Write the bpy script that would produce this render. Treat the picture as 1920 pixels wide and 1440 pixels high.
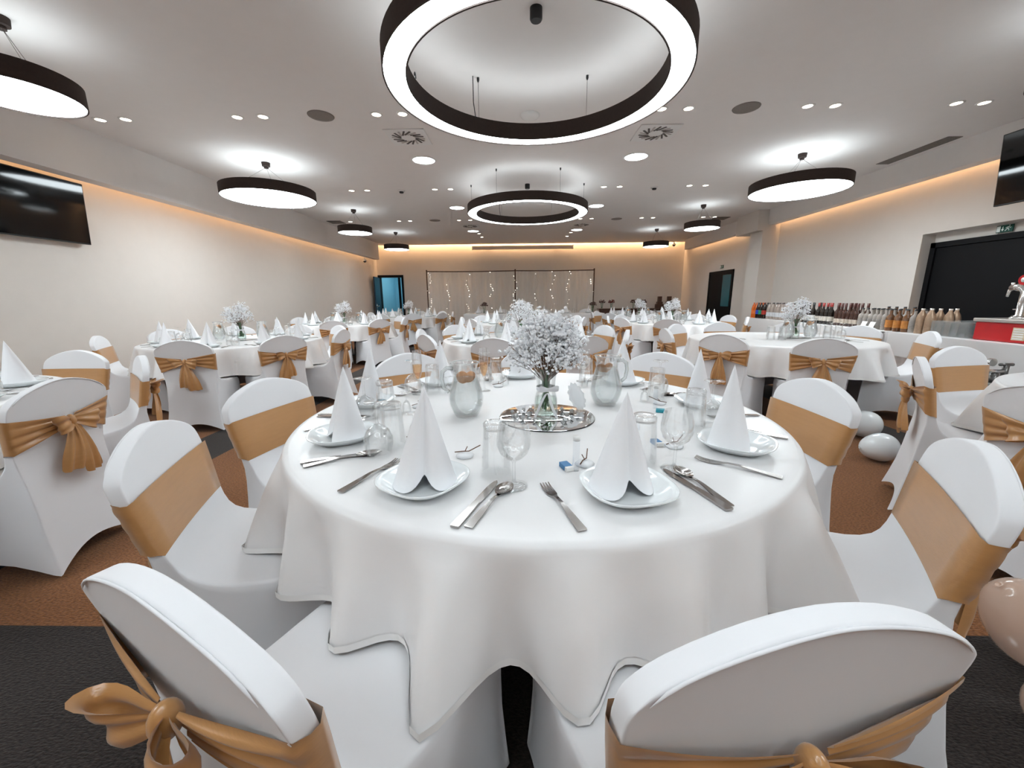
import bpy, bmesh, math, random
from mathutils import Vector, Matrix
PI = math.pi
R_ = math.radians
random.seed(7)
for o in list(bpy.data.objects): bpy.data.objects.remove(o)
SC = bpy.context.scene
COL = SC.collection

# ------------------------------------------------------------------ camera, world, exposure
cam_d = bpy.data.cameras.new('camera'); cam = bpy.data.objects.new('camera', cam_d); COL.objects.link(cam)
cam_d.sensor_width = 36.0; cam_d.lens = 36.0 * 737.25 / 1920.0
cam_d.clip_start = 0.02; cam_d.clip_end = 100
_yaw, _pitch, _roll = -0.0234, 0.2124, 0.0085
_f = Vector((math.sin(_yaw)*math.cos(_pitch), math.cos(_yaw)*math.cos(_pitch), -math.sin(_pitch)))
_r = Vector((math.cos(_yaw), -math.sin(_yaw), 0)); _u = _r.cross(_f)
_r2 = _r*math.cos(_roll) - _u*math.sin(_roll); _u2 = _u*math.cos(_roll) + _r*math.sin(_roll)
cam.matrix_world = Matrix(((_r2.x, _u2.x, -_f.x, 0), (_r2.y, _u2.y, -_f.y, 0), (_r2.z, _u2.z, -_f.z, 1.2), (0, 0, 0, 1)))
SC.camera = cam
world = bpy.data.worlds.new('world'); SC.world = world; world.use_nodes = True
world.node_tree.nodes['Background'].inputs[0].default_value = (0.02, 0.02, 0.022, 1)
world.node_tree.nodes['Background'].inputs[1].default_value = 0.3
SC.view_settings.view_transform = 'Standard'; SC.view_settings.look = 'None'
SC.view_settings.gamma = 1.0; SC.view_settings.use_curve_mapping = False
SC.view_settings.exposure = 0.8
SC.cycles.use_light_tree = False
SC.cycles.max_bounces = 6; SC.cycles.diffuse_bounces = 4; SC.cycles.glossy_bounces = 4
SC.cycles.transmission_bounces = 6; SC.cycles.transparent_max_bounces = 14
SC.cycles.use_adaptive_sampling = True; SC.cycles.adaptive_threshold = 0.12; SC.cycles.adaptive_min_samples = 20
SC.cycles.caustics_reflective = False; SC.cycles.caustics_refractive = False
SC.cycles.sample_clamp_indirect = 6.0
# lamp radiances (all light comes from the room's own fixtures)
L_RING, L_RING_UP, L_PEND, L_PEND_UP, L_SPOT, L_ROUND, L_COVE = 10.8, 2.9, 10.8, 2.0, 9.0, 9.0, 8.0
COOL = (0.86, 0.955, 1.0); WARM = (1.0, 0.62, 0.32); SPOTC = (1.0, 0.86, 0.68)
CEIL = 3.1

# ------------------------------------------------------------------ materials
MAT = {}
def N(nt, t, **kw):
    n = nt.nodes.new(t)
    for k, v in kw.items():
        if k.startswith('i_'): n.inputs[int(k[2:])].default_value = v
        else: setattr(n, k, v)
    return n
def mat(name, col, rough=0.6, metal=0.0, spec=0.5, var=0.0, vscale=8.0, bump=0.0, bscale=200.0, trans=0.0, ior=1.45, sheen=0.0, coat=0.0, alpha=1.0, emit=None, es=0.0, stretch=None):
    if name in MAT: return MAT[name]
    m = bpy.data.materials.new(name); m.use_nodes = True; nt = m.node_tree
    b = nt.nodes['Principled BSDF']
    b.inputs['Base Color'].default_value = (*col, 1); b.inputs['Roughness'].default_value = rough
    b.inputs['Metallic'].default_value = metal; b.inputs['Specular IOR Level'].default_value = spec
    b.inputs['Transmission Weight'].default_value = trans; b.inputs['IOR'].default_value = ior
    b.inputs['Sheen Weight'].default_value = sheen; b.inputs['Coat Weight'].default_value = coat
    b.inputs['Alpha'].default_value = alpha
    if emit: b.inputs['Emission Color'].default_value = (*emit, 1); b.inputs['Emission Strength'].default_value = es
    tc = N(nt, 'ShaderNodeTexCoord'); src = tc.outputs['Object']
    if stretch:
        mp = N(nt, 'ShaderNodeMapping'); mp.inputs['Scale'].default_value = stretch
        nt.links.new(src, mp.inputs['Vector']); src = mp.outputs[0]
    if not var and not bump: MAT[name] = m; return m
    n1 = N(nt, 'ShaderNodeTexNoise'); n1.inputs['Scale'].default_value = vscale; n1.inputs['Detail'].default_value = 1
    nt.links.new(src, n1.inputs['Vector'])
    mx = N(nt, 'ShaderNodeMix', data_type='RGBA')
    mx.inputs[6].default_value = (*[max(0, c*(1-var)) for c in col], 1); mx.inputs[7].default_value = (*[min(1, c*(1+var)) for c in col], 1)
    nt.links.new(n1.outputs[0], mx.inputs[0]); nt.links.new(mx.outputs[2], b.inputs['Base Color'])
    if bump:
        n2 = N(nt, 'ShaderNodeTexNoise'); n2.inputs['Scale'].default_value = bscale; n2.inputs['Detail'].default_value = 2
        nt.links.new(src, n2.inputs['Vector'])
        bp = N(nt, 'ShaderNodeBump'); bp.inputs['Strength'].default_value = bump; bp.inputs['Distance'].default_value = 0.01
        nt.links.new(n2.outputs[0], bp.inputs['Height']); nt.links.new(bp.outputs[0], b.inputs['Normal'])
    MAT[name] = m; return m
def emat(name, col, s):
    if name in MAT: return MAT[name]
    m = bpy.data.materials.new(name); m.use_nodes = True; nt = m.node_tree; nt.nodes.clear()
    e = N(nt, 'ShaderNodeEmission'); e.inputs[0].default_value = (*col, 1); e.inputs[1].default_value = s
    o = N(nt, 'ShaderNodeOutputMaterial'); nt.links.new(e.outputs[0], o.inputs[0]); MAT[name] = m; return m
def glassmat(name, tint=(0.97, 0.985, 0.985), ior=1.5, rough=0.01, milk=0.0, refr=0.0):
    if name in MAT: return MAT[name]
    m = bpy.data.materials.new(name); m.use_nodes = True; nt = m.node_tree; nt.nodes.clear()
    t = N(nt, 'ShaderNodeBsdfTransparent'); t.inputs[0].default_value = (*tint, 1)
    g = N(nt, 'ShaderNodeBsdfGlossy'); g.inputs['Roughness'].default_value = rough; g.inputs[0].default_value = (1, 1, 1, 1)
    lw = N(nt, 'ShaderNodeLayerWeight'); lw.inputs[0].default_value = 0.5
    pw = N(nt, 'ShaderNodeMath', operation='POWER'); pw.inputs[1].default_value = 3.5; nt.links.new(lw.outputs['Facing'], pw.inputs[0])
    fr = N(nt, 'ShaderNodeMath', operation='MULTIPLY_ADD'); fr.inputs[1].default_value = 0.75; fr.inputs[2].default_value = ((ior-1)/(ior+1))**2; nt.links.new(pw.outputs[0], fr.inputs[0])
    mx = N(nt, 'ShaderNodeMixShader'); o = N(nt, 'ShaderNodeOutputMaterial')
    nt.links.new(fr.outputs[0], mx.inputs[0]); nt.links.new(t.outputs[0], mx.inputs[1]); nt.links.new(g.outputs[0], mx.inputs[2])
    last = mx
    if refr:
        gg = N(nt, 'ShaderNodeBsdfGlass'); gg.inputs['IOR'].default_value = ior; gg.inputs['Roughness'].default_value = 0.0; m3 = N(nt, 'ShaderNodeMixShader'); m3.inputs[0].default_value = refr
        nt.links.new(mx.outputs[0], m3.inputs[1]); nt.links.new(gg.outputs[0], m3.inputs[2]); last = m3; mx = m3
    if milk:
        d = N(nt, 'ShaderNodeBsdfDiffuse'); d.inputs[0].default_value = (0.85, 0.9, 0.9, 1)
        m2 = N(nt, 'ShaderNodeMixShader'); m2.inputs[0].default_value = milk
        nt.links.new(mx.outputs[0], m2.inputs[1]); nt.links.new(d.outputs[0], m2.inputs[2]); last = m2
    nt.links.new(last.outputs[0], o.inputs[0]); MAT[name] = m; return m
def sheermat(name, col, a):
    if name in MAT: return MAT[name]
    m = bpy.data.materials.new(name); m.use_nodes = True; nt = m.node_tree; nt.nodes.clear()
    t = N(nt, 'ShaderNodeBsdfTransparent'); d = N(nt, 'ShaderNodeBsdfDiffuse'); d.inputs[0].default_value = (*col, 1)
    tl = N(nt, 'ShaderNodeBsdfTranslucent'); tl.inputs[0].default_value = (*col, 1)
    a1 = N(nt, 'ShaderNodeMixShader'); a1.inputs[0].default_value = 0.35
    nt.links.new(d.outputs[0], a1.inputs[1]); nt.links.new(tl.outputs[0], a1.inputs[2])
    mx = N(nt, 'ShaderNodeMixShader'); mx.inputs[0].default_value = a; o = N(nt, 'ShaderNodeOutputMaterial')
    nt.links.new(t.outputs[0], mx.inputs[1]); nt.links.new(a1.outputs[0], mx.inputs[2]); nt.links.new(mx.outputs[0], o.inputs[0]); MAT[name] = m; return m
def carpetmat():
    m = bpy.data.materials.new('carpet'); m.use_nodes = True; nt = m.node_tree; b = nt.nodes['Principled BSDF']
    b.inputs['Roughness'].default_value = 0.95; b.inputs['Specular IOR Level'].default_value = 0.1; b.inputs['Sheen Weight'].default_value = 0.15
    tc = N(nt, 'ShaderNodeTexCoord'); sp = N(nt, 'ShaderNodeSeparateXYZ'); nt.links.new(tc.outputs['Object'], sp.inputs[0])
    def M(op, a, bb=None):
        n = N(nt, 'ShaderNodeMath', operation=op)
        for i, v in enumerate((a, bb)):
            if v is None: continue
            if isinstance(v, (int, float)): n.inputs[i].default_value = v
            else: nt.links.new(v, n.inputs[i])
        return n.outputs[0]
    X, Y = sp.outputs[0], sp.outputs[1]
    def band(v, lo, period, w): return M('LESS_THAN', M('FLOORED_MODULO', M('SUBTRACT', v, lo), period), w)
    s1 = band(X, -2.87, 5.85, 0.46)                   # dark stripes down the hall
    s2 = band(Y, 0.05, 8.6, 1.18)                     # wide dark band across the hall
    s3 = band(X, -0.9, 5.85, 0.2)
    dark = M('MAXIMUM', M('MAXIMUM', s1, s2), s3)
    nz = N(nt, 'ShaderNodeTexNoise'); nz.inputs['Scale'].default_value = 170; nz.inputs['Detail'].default_value = 5
    mp = N(nt, 'ShaderNodeMapping'); mp.inputs['Scale'].default_value = (0.45, 1, 1); nt.links.new(tc.outputs['Object'], mp.inputs[0]); nt.links.new(mp.outputs[0], nz.inputs['Vector'])
    def ramp(c0, c1):
        r = N(nt, 'ShaderNodeValToRGB'); r.color_ramp.elements[0].color = (*c0, 1); r.color_ramp.elements[1].color = (*c1, 1)
        r.color_ramp.elements[0].position = 0.3; r.color_ramp.elements[1].position = 0.72; nt.links.new(nz.outputs[0], r.inputs[0]); return r.outputs[0]
    mx = N(nt, 'ShaderNodeMix', data_type='RGBA'); nt.links.new(dark, mx.inputs[0])
    nt.links.new(ramp((0.12, 0.042, 0.0125), (0.35, 0.142, 0.048)), mx.inputs[6]); nt.links.new(ramp((0.007, 0.005, 0.0045), (0.044, 0.032, 0.027)), mx.inputs[7])
    nt.links.new(mx.outputs[2], b.inputs['Base Color'])
    bp = N(nt, 'ShaderNodeBump'); bp.inputs['Strength'].default_value = 0.6; bp.inputs['Distance'].default_value = 0.01
    nt.links.new(nz.outputs[0], bp.inputs['Height']); nt.links.new(bp.outputs[0], b.inputs['Normal']); return m

M_WALL = mat('wall_paint', (0.66, 0.61, 0.565), 0.9, var=0.02, bump=0.05, bscale=300)
M_CEIL = mat('ceiling_paint', (0.77, 0.735, 0.71), 0.9, var=0.015)
M_WHITE = mat('white_spandex', (0.80, 0.80, 0.82), 0.75, sheen=0.25)
M_CLOTH = mat('white_tablecloth', (0.82, 0.81, 0.81), 0.34, spec=0.5)
M_HEM = mat('tablecloth_hem', (0.86, 0.85, 0.84), 0.6)
M_GOLD = mat('gold_satin', (0.49, 0.245, 0.088), 0.25, spec=0.85, sheen=0.25, var=0.06, vscale=14, bump=0.06, bscale=60, stretch=(1, 1, 6))
M_PORC = mat('white_porcelain', (0.84, 0.87, 0.88), 0.12, spec=0.6, coat=0.4)
M_NAP = mat('paper_napkin', (0.88, 0.88, 0.90), 0.9)
M_STEEL = mat('cutlery_steel', (0.42, 0.395, 0.38), 0.14, metal=1.0)
M_GLASS = glassmat('clear_glass', (0.995, 0.998, 0.998), ior=1.5, refr=0.12)
M_JUG = glassmat('jug_glass', (0.99, 0.995, 0.995), 1.5, 0.02, refr=0.12)
M_RIM = glassmat('glass_rim', (0.9, 0.92, 0.92), 1.6, 0.05, milk=0.22, refr=0.3)
M_WATER = mat('water', (0.93, 0.98, 0.98), 0.0, trans=1.0, ior=1.33)
M_GOLDWINE = glassmat('sparkling_wine', (0.95, 0.74, 0.52), 1.33)
M_MIRROR = mat('mirror', (0.88, 0.88, 0.88), 0.02, metal=1.0)
M_DARKSHADE = mat('lamp_shade_brown', (0.035, 0.022, 0.018), 0.8, var=0.25, vscale=60)
M_BLACK = mat('black_plastic', (0.012, 0.012, 0.013), 0.35)
M_WIRE = mat('steel_wire', (0.25, 0.22, 0.2), 0.4, metal=0.8)
M_CHROME = mat('chrome', (0.8, 0.8, 0.8), 0.12, metal=1.0)
M_WPLAS = mat('white_plastic', (0.75, 0.74, 0.72), 0.5)
M_GREY = mat('grey_grille', (0.22, 0.19, 0.17), 0.8, var=0.2, vscale=120)
M_DOOR = mat('black_door', (0.004, 0.004, 0.005), 0.55, spec=0.2, var=0.3, vscale=150)
M_TV = mat('tv_screen', (0.004, 0.005, 0.006), 0.06, spec=0.6)
M_WOOD = mat('dark_wood', (0.07, 0.03, 0.016), 0.5, var=0.2, vscale=20)
M_GREEN = mat('stem_green', (0.03, 0.13, 0.035), 0.5, var=0.2)
M_FLOWER = mat('gypsophila_white', (0.93, 0.93, 0.95), 0.8)
M_TWIG = mat('twig_brown', (0.16, 0.085, 0.05), 0.8)
M_RIB = mat('white_ribbon', (0.85, 0.86, 0.88), 0.4)

# ------------------------------------------------------------------ mesh helpers
class MB:
    def __init__(s): s.v = []; s.f = []; s.m = []
    def add(s, vs, fs, mi=0):
        o = len(s.v); s.v += [tuple(v) for v in vs]; s.f += [tuple(i+o for i in f) for f in fs]; s.m += [mi]*len(fs); return s
    def grid(s, rows, cu=False, cv=False, mi=0, flip=False):
        n = len(rows); k = len(rows[0]); vs = [p for r in rows for p in r]; fs = []
        for i in range(n if cu else n-1):
            for j in range(k if cv else k-1):
                a, b, c, d = i*k+j, i*k+(j+1) % k, ((i+1) % n)*k+(j+1) % k, ((i+1) % n)*k+j
                fs.append((a, d, c, b) if flip else (a, b, c, d))
        return s.add(vs, fs, mi)
    def box(s, x0, x1, y0, y1, z0, z1, mi=0):
        vs = [(x0, y0, z0), (x1, y0, z0), (x1, y1, z0), (x0, y1, z0), (x0, y0, z1), (x1, y0, z1), (x1, y1, z1), (x0, y1, z1)]
        return s.add(vs, [(0, 3, 2, 1), (4, 5, 6, 7), (0, 1, 5, 4), (1, 2, 6, 5), (2, 3, 7, 6), (3, 0, 4, 7)], mi)
    def rbox(s, x0, x1, y0, y1, z0, z1, b, mi=0):
        bm = bmesh.new(); bmesh.ops.create_cube(bm, size=1)
        for v in bm.verts: v.co = Vector(((x0+x1)/2+v.co.x*(x1-x0), (y0+y1)/2+v.co.y*(y1-y0), (z0+z1)/2+v.co.z*(z1-z0)))
        bmesh.ops.bevel(bm, geom=bm.edges[:], offset=b, segments=2, affect='EDGES', profile=0.5)
        bm.verts.index_update(); s.add([v.co[:] for v in bm.verts], [[v.index for v in f.verts] for f in bm.faces], mi); bm.free(); return s
    def lathe(s, prof, n=32, mi=0, c=(0, 0, 0), sq=None):
        rows = []
        for r, z in prof:
            row = []
            for j in range(n):
                a = 2*PI*j/n; k = 1.0
                if sq: ca, sa = abs(math.cos(a)), abs(math.sin(a)); k = (ca**sq+sa**sq)**(-1.0/sq)
                row.append((c[0]+r*k*math.cos(a), c[1]+r*k*math.sin(a), c[2]+z))
            rows.append(row)
        return s.grid(rows, cv=True, mi=mi)
    def disc(s, r, z, n=32, mi=0, c=(0, 0), up=True):
        vs = [(c[0]+r*math.cos(2*PI*j/n), c[1]+r*math.sin(2*PI*j/n), z) for j in range(n)]
        return s.add(vs, [tuple(range(n)) if up else tuple(reversed(range(n)))], mi)
    def tube(s, pts, r, n=8, mi=0, cap=True):
        pts = [Vector(p) for p in pts]; rows = []; up = Vector((0, 0, 1)); prev = None
        for i, p in enumerate(pts):
            d = (pts[min(i+1, len(pts)-1)]-pts[max(i-1, 0)]).normalized()
            a = prev if prev is not None else (up.cross(d) if abs(d.z) < 0.95 else Vector((1, 0, 0)))
            a = (a-d*a.dot(d)).normalized(); b = d.cross(a); prev = a
            rr = r[i] if isinstance(r, (list, tuple)) else r
            rows.append([tuple(p+a*rr*math.cos(2*PI*j/n)+b*rr*math.sin(2*PI*j/n)) for j in range(n)])
        s.grid(rows, cv=True, mi=mi)
        if cap:
            s.add(rows[0], [tuple(reversed(range(n)))], mi); s.add(rows[-1], [tuple(range(n))], mi)
        return s
    def ball(s, c, r, n=10, m=6, mi=0, sc=(1, 1, 1)):
        rows = [[(c[0]+sc[0]*r*math.sin(PI*i/m)*math.cos(2*PI*j/n), c[1]+sc[1]*r*math.sin(PI*i/m)*math.sin(2*PI*j/n), c[2]+sc[2]*r*math.cos(PI*i/m)) for j in range(n)] for i in range(m+1)]
        return s.grid(rows, cv=True, mi=mi, flip=True)
    def mesh(s, name, mats, smooth=True, sub=0, angle=None):
        me = bpy.data.meshes.new(name); me.from_pydata(s.v, [], s.f); me.validate()
        for m in (mats if isinstance(mats, (list, tuple)) else [mats]): me.materials.append(m)
        if len(s.m) == len(me.polygons): me.polygons.foreach_set('material_index', s.m)
        bm = bmesh.new(); bm.from_mesh(me); bmesh.ops.remove_doubles(bm, verts=bm.verts, dist=1e-5)
        bmesh.ops.recalc_face_normals(bm, faces=bm.faces); bm.to_mesh(me); bm.free()
        if sub:
            t = bpy.data.objects.new('tmp', me); COL.objects.link(t); md = t.modifiers.new('s', 'SUBSURF'); md.levels = sub; md.render_levels = sub
            dg = bpy.context.evaluated_depsgraph_get(); dg.update(); me2 = bpy.data.meshes.new_from_object(t.evaluated_get(dg))
            me2.name = name; bpy.data.objects.remove(t); bpy.data.meshes.remove(me); me = me2
        me.polygons.foreach_set('use_smooth', [bool(smooth)]*len(me.polygons))
        if angle: me.set_sharp_from_angle(angle=R_(angle))
        return me
def ob(name, me, parent=None, loc=(0, 0, 0), rot=(0, 0, 0), sc=None):
    o = bpy.data.objects.new(name, me); COL.objects.link(o); o.location = loc; o.rotation_euler = rot
    if sc: o.scale = sc
    if parent: o.parent = parent
    return o
def tag(o, label=None, cat=None, group=None, kind=None):
    if label: o['label'] = label
    if cat: o['category'] = cat
    if group: o['group'] = group
    if kind: o['kind'] = kind
    return o
def thing(name, label, cat, loc=(0, 0, 0), rz=0, group=None):
    o = bpy.data.objects.new(name, None); COL.objects.link(o); o.location = loc; o.rotation_euler = (0, 0, rz); o.empty_display_size = 0.1
    return tag(o, label, cat, group)
def place(proto, label, cat, loc, rz=0, group=None, sc=None, rot=None):
    """proto = (thing name, [(part name, mesh, [(subpart name, mesh)])...]); one part -> a plain mesh object"""
    name, parts = proto
    if len(parts) == 1 and not parts[0][2]:
        o = ob(name, parts[0][1], None, loc, rot or (0, 0, rz), sc); return tag(o, label, cat, group)
    t = thing(name, label, cat, loc, rz, group)
    if rot: t.rotation_euler = rot
    if sc: t.scale = sc
    for pn, me, subs in parts:
        p = ob(pn, me, t)
        for sn, sm in subs: ob(sn, sm, p)
    return t
def struct(name, mb, m, parent=None, smooth=False, angle=None):
    o = ob(name, mb.mesh(name, m, smooth, angle=angle), parent); o['kind'] = 'structure'; return o

# ------------------------------------------------------------------ room shell
XL, XR, YB, YF = -5.2, 5.8, 14.7, -4.5
fl = ob('floor', MB().box(XL-0.3, XR+0.6, YF-0.2, YB+3.2, -0.1, 0).mesh('floor', carpetmat(), False)); fl['kind'] = 'structure'
struct('ceiling', MB().box(XL-0.3, XR+0.3, YF-0.2, YB-0.16, CEIL, CEIL+0.12).box(XL-0.3, XR+0.3, YB-0.16, YB+0.2, CEIL+0.25, CEIL+0.3).box(XL-0.3, XR+0.3, YB-0.17, YB-0.155, CEIL, CEIL+0.3), M_CEIL)
# left: dropped bulkhead with a slim light slot against the wall
struct('trim_1', MB().box(-4.99, -4.87, YF, 14.05, 2.57, CEIL).box(-5.05, -4.99, YF, 14.05, 2.57, 2.60), M_CEIL)
struct('wall_left', MB().box(XL-0.2, XL, YF, YB+0.2, 0, CEIL+0.3), M_WALL)
# right: bulkhead
struct('trim_2', MB().box(5.53, 5.64, YF, 14.05, 2.78, CEIL).box(5.64, 5.70, YF, 14.05, 2.78, 2.81), M_CEIL)
DR0, DR1, DZ = 3.55, 6.12, 2.06
wr = MB().box(XR, XR+0.2, DR1, YB+0.2, 0, CEIL+0.3).box(XR, XR+0.2, YF, DR0, 0, CEIL+0.3).box(XR, XR+0.2, DR0, DR1, DZ, CEIL+0.3)
wr.box(XR+0.2, XR+0.3, DR0-0.3, DR1+0.3, 0, 2.4)
struct('wall_right', wr, M_WALL)
struct('trim_3', MB().box(5.43, XR, 9.45, 9.95, 0, 2.66).box(5.30, XR, 9.45, 10.35, 2.66, CEIL), M_WALL)
# back wall with the doorway at its left end
BD0, BD1, BDZ = -5.13, -4.33, 2.03
struct('wall_back', MB().box(BD1, XR+0.3, YB, YB+0.2, 0, CEIL+0.3).box(XL-0.2, BD1, YB, YB+0.2, BDZ, CEIL+0.3), M_WALL)
struct('wall_front', MB().box(XL-0.2, XR+0.3, YF-0.2, YF, 0, CEIL+0.2), M_WALL)
# baseboards
M_BASE = mat('baseboard_brown', (0.16, 0.10, 0.07), 0.6)
struct('baseboard_left', MB().box(XL, XL+0.015, YF, YB, 0, 0.08), M_BASE)
struct('baseboard_right', MB().box(XR-0.015, XR, DR1, 9.45, 0, 0.08).box(XR-0.015, XR, 9.95, YB, 0, 0.08), M_BASE)
struct('baseboard_back', MB().box(BD1+0.08, XR, YB-0.015, YB, 0, 0.08), M_BASE)
# cove strips (lamps in the slots)
M_COVE = emat('cove_led', WARM, L_COVE)
def cove(label, x0, x1, y0, y1, z0, z1, m=M_COVE):
    me = MB().box(x0, x1, y0, y1, z0, z1).mesh('cove_light', m, False); return tag(ob('cove_light', me), label, 'cove light')
cove('warm light strip in the slot above the left wall', -5.08, -5.01, YF+0.1, 14.0, 3.04, 3.06)
cove('warm light strip in the slot above the right wall', 5.66, 5.72, YF+0.1, 14.0, 3.06, 3.08)
cove('warm light strip in the ceiling slot along the back wall', -5.0, 5.6, YB-0.14, YB-0.06, CEIL+0.22, CEIL+0.24, emat('cove_led_back', WARM, 24.0))

# doors --------------------------------------------------------------------
def framed(mb, y0, y1, z1, x, t, w): mb.box(x-t, x, y0, y0+w, 0, z1).box(x-t, x, y1-w, y1, 0, z1).box(x-t, x, y0, y1, z1-w, z1)
d = thing('door_1', 'black double door set back in the right wall behind the drinks table', None); d['kind'] = 'structure'
DX = XR+0.19
fm = MB(); framed(fm, DR0, DR1, 1.94, DX, 0.05, 0.07); ob('door_frame', fm.mesh('door_frame', M_DOOR, False), d)
mid = (DR0+DR1)/2
for a, b_ in ((DR0+0.07, mid-0.004), (mid+0.004, DR1-0.07)):
    lf = ob('door_leaf', MB().rbox(DX-0.025, DX+0.005, a, b_, 0.01, 1.87, 0.004).mesh('door_leaf', M_DOOR, False), d)
    hy = b_-0.1 if a < mid-0.1 else a+0.1
    hy = 4.95 if a > mid-0.1 else hy
    ob('handle', MB().tube([(DX-0.025, hy, 1.03), (DX-0.07, hy, 1.03), (DX-0.075, hy-0.02, 1.03), (DX-0.075, hy-0.13, 1.03)], 0.009).tube([(DX-0.03, hy, 0.94), (DX-0.045, hy, 0.94)], 0.022, 14).mesh('handle', M_CHROME), lf)
struct('trim_4', MB().box(XR+0.19, XR+0.2, DR0, DR1, 1.94, DZ), M_WALL)
d = thing('door_2', 'dark door with glass pane in the far right wall', None); d['kind'] = 'structure'
fm = MB(); framed(fm, 11.2, 12.6, 1.95, XR, 0.03, 0.06); ob('door_frame', fm.mesh('door_frame', M_DOOR, False), d)
lf = ob('door_leaf', MB().box(XR-0.02, XR-0.002, 11.26, 12.54, 0.005, 1.89).mesh('door_leaf', M_DOOR, False), d)
ob('door_pane', MB().box(XR-0.024, XR-0.019, 11.3, 11.75, 0.95, 1.82).mesh('door_pane', mat('teal_glass', (0.01, 0.10, 0.13), 0.15, spec=0.8), False), d)
d = thing('door_3', 'open dark blue door at the back left corner', None); d['kind'] = 'structure'
fm = MB().box(BD0-0.06, BD0, YB-0.03, YB+0.2, 0, BDZ).box(BD1, BD1+0.07, YB-0.03, YB+0.2, 0, BDZ+0.06).box(BD0-0.06, BD1, YB-0.03, YB+0.2, BDZ-0.02, BDZ+0.06)
ob('door_frame', fm.mesh('door_frame', M_DOOR, False), d)
lf = ob('door_leaf', MB().rbox(0, 0.78, -0.04, 0, 0.01, 2.0, 0.003).mesh('door_leaf', mat('blue_door', (0.008, 0.035, 0.07), 0.3), False), d, (BD0+0.0, YB-0.03, 0), (0, 0, R_(-83)))
ob('handle', MB().tube([(0.7, 0.0, 1.0), (0.7, 0.05, 1.0), (0.58, 0.055, 1.0)], 0.011).rbox(0.685, 0.715, 0, 0.01, 0.88, 1.08, 0.003).mesh('handle', M_CHROME), lf)
# corridor behind the open door
M_CORR = mat('corridor_paint', (0.30, 0.62, 0.75), 0.7)
struct('wall_corridor', MB().box(-5.6, -5.5, YB+0.2, YB+3, 0, 2.6).box(-3.5, -3.4, YB+0.2, YB+3, 0, 2.6).box(-5.6, -3.4, YB+2.9, YB+3, 0, 2.6).box(-5.6, -3.4, YB+0.2, YB+3, 2.6, 2.7), M_CORR)
tag(ob('corridor_light', MB().box(-4.75, -4.15, YB+1.0, YB+2.2, 2.56, 2.585).mesh('corridor_light', emat('corridor_led', (0.8, 0.95, 1.0), 5.0), False)), 'cool white ceiling panel in the corridor behind the open door', 'ceiling light')
d = thing('door_4', 'black framed glass partition in the corridor behind the open door', None); d['kind'] = 'structure'
ob('door_frame', MB().box(-4.92, -4.84, YB+1.5, YB+1.56, 0, 2.6).box(-4.56, -4.50, YB+2.2, YB+2.25, 0, 2.0).box(-4.84, -4.5, YB+2.2, YB+2.25, 1.95, 2.0).mesh('door_frame', M_DOOR, False), d)
ob('door_pane', MB().box(-4.82, -4.57, YB+2.22, YB+2.23, 0, 1.95).mesh('door_pane', mat('corridor_glass', (0.05, 0.22, 0.30), 0.2), False), d)
# ------------------------------------------------------------------ ceiling fixtures
RZ = 2.62
E_RING = emat('ring_diffuser', COOL, L_RING); E_RUP = emat('ring_uplight', COOL, L_RING_UP)
E_PEND = emat('pendant_diffuser', COOL, L_PEND); E_PUP = emat('pendant_uplight', COOL, L_PEND_UP)
E_SPOT = emat('downlight_led', SPOTC, L_SPOT); E_ROUND = emat('round_led', COOL, L_ROUND)
def annulus(r0, r1, z, n=96): 
    return MB().grid([[(r0*math.cos(2*PI*j/n), r0*math.sin(2*PI*j/n), z) for j in range(n)], [(r1*math.cos(2*PI*j/n), r1*math.sin(2*PI*j/n), z) for j in range(n)]], cv=True)
RO, RI, RH = 1.02, 0.865, 0.13
ring_body = MB().lathe([(RO-0.012, RH), (RO, RH), (RO, 0), (RO-0.010, 0), (RO-0.010, 0.012), (RI+0.010, 0.012), (RI+0.010, 0), (RI, 0), (RI, RH), (RI+0.012, RH), (RI+0.012, RH-0.02), (RO-0.012, RH-0.02), (RO-0.012, RH)], 96).mesh('ring_housing', M_DARKSHADE, True, angle=40)
ring_dif = annulus(RI+0.010, RO-0.010, 0.008).mesh('diffuser', E_RING)
ring_up = annulus(RI+0.03, RO-0.03, RH-0.012).mesh('uplight', E_RUP)
def ring(loc, label):
    t = thing('ring_chandelier', label, 'chandelier', loc, 0, 'ring chandeliers over the middle aisle')
    ob('ring_housing', ring_body, t); ob('diffuser', ring_dif, t); ob('uplight', ring_up, t)
    h = CEIL-RZ
    for k in range(6):
        a = R_(60*k); x, y = 0.955*math.cos(a), 0.955*math.sin(a)
        c = ob('cable', MB().tube([(x, y, RH-0.02), (x, y, h)], 0.0022, 6).mesh('cable', M_WIRE), t)
        ob('cable_anchor', MB().lathe([(0, h-0.035), (0.006, h-0.035), (0.011, h-0.02), (0.011, h), (0, h)], 12, c=(x, y, 0)).mesh('cable_anchor', M_BLACK), c)
    ob('canopy', MB().lathe([(0, h-0.075), (0.035, h-0.075), (0.042, h-0.065), (0.042, h), (0, h)], 20).mesh('canopy', M_BLACK, angle=40), t)
    ob('power_cord', MB().tube([(-0.52, 0.80, h), (-0.52, 0.80, RH+0.15), (-0.50, 0.80, RH)], 0.004, 6).mesh('power_cord', M_BLACK), t)
    lp = [(-0.86+0.03*math.sin(a)*0, 0.1+0.02*math.cos(a), RH+0.01+0.03*math.sin(a)) for a in [k*PI/6 for k in range(7)]]
    ob('cord_loop', MB().tube(lp, 0.004, 6).mesh('cord_loop', M_BLACK), t)
    return t
ring((0.11, 3.10, RZ), 'large round ring chandelier nearest, above the foreground table')
ring((0.12, 7.22, RZ), 'smaller looking ring chandelier hanging farther down the hall')
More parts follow.
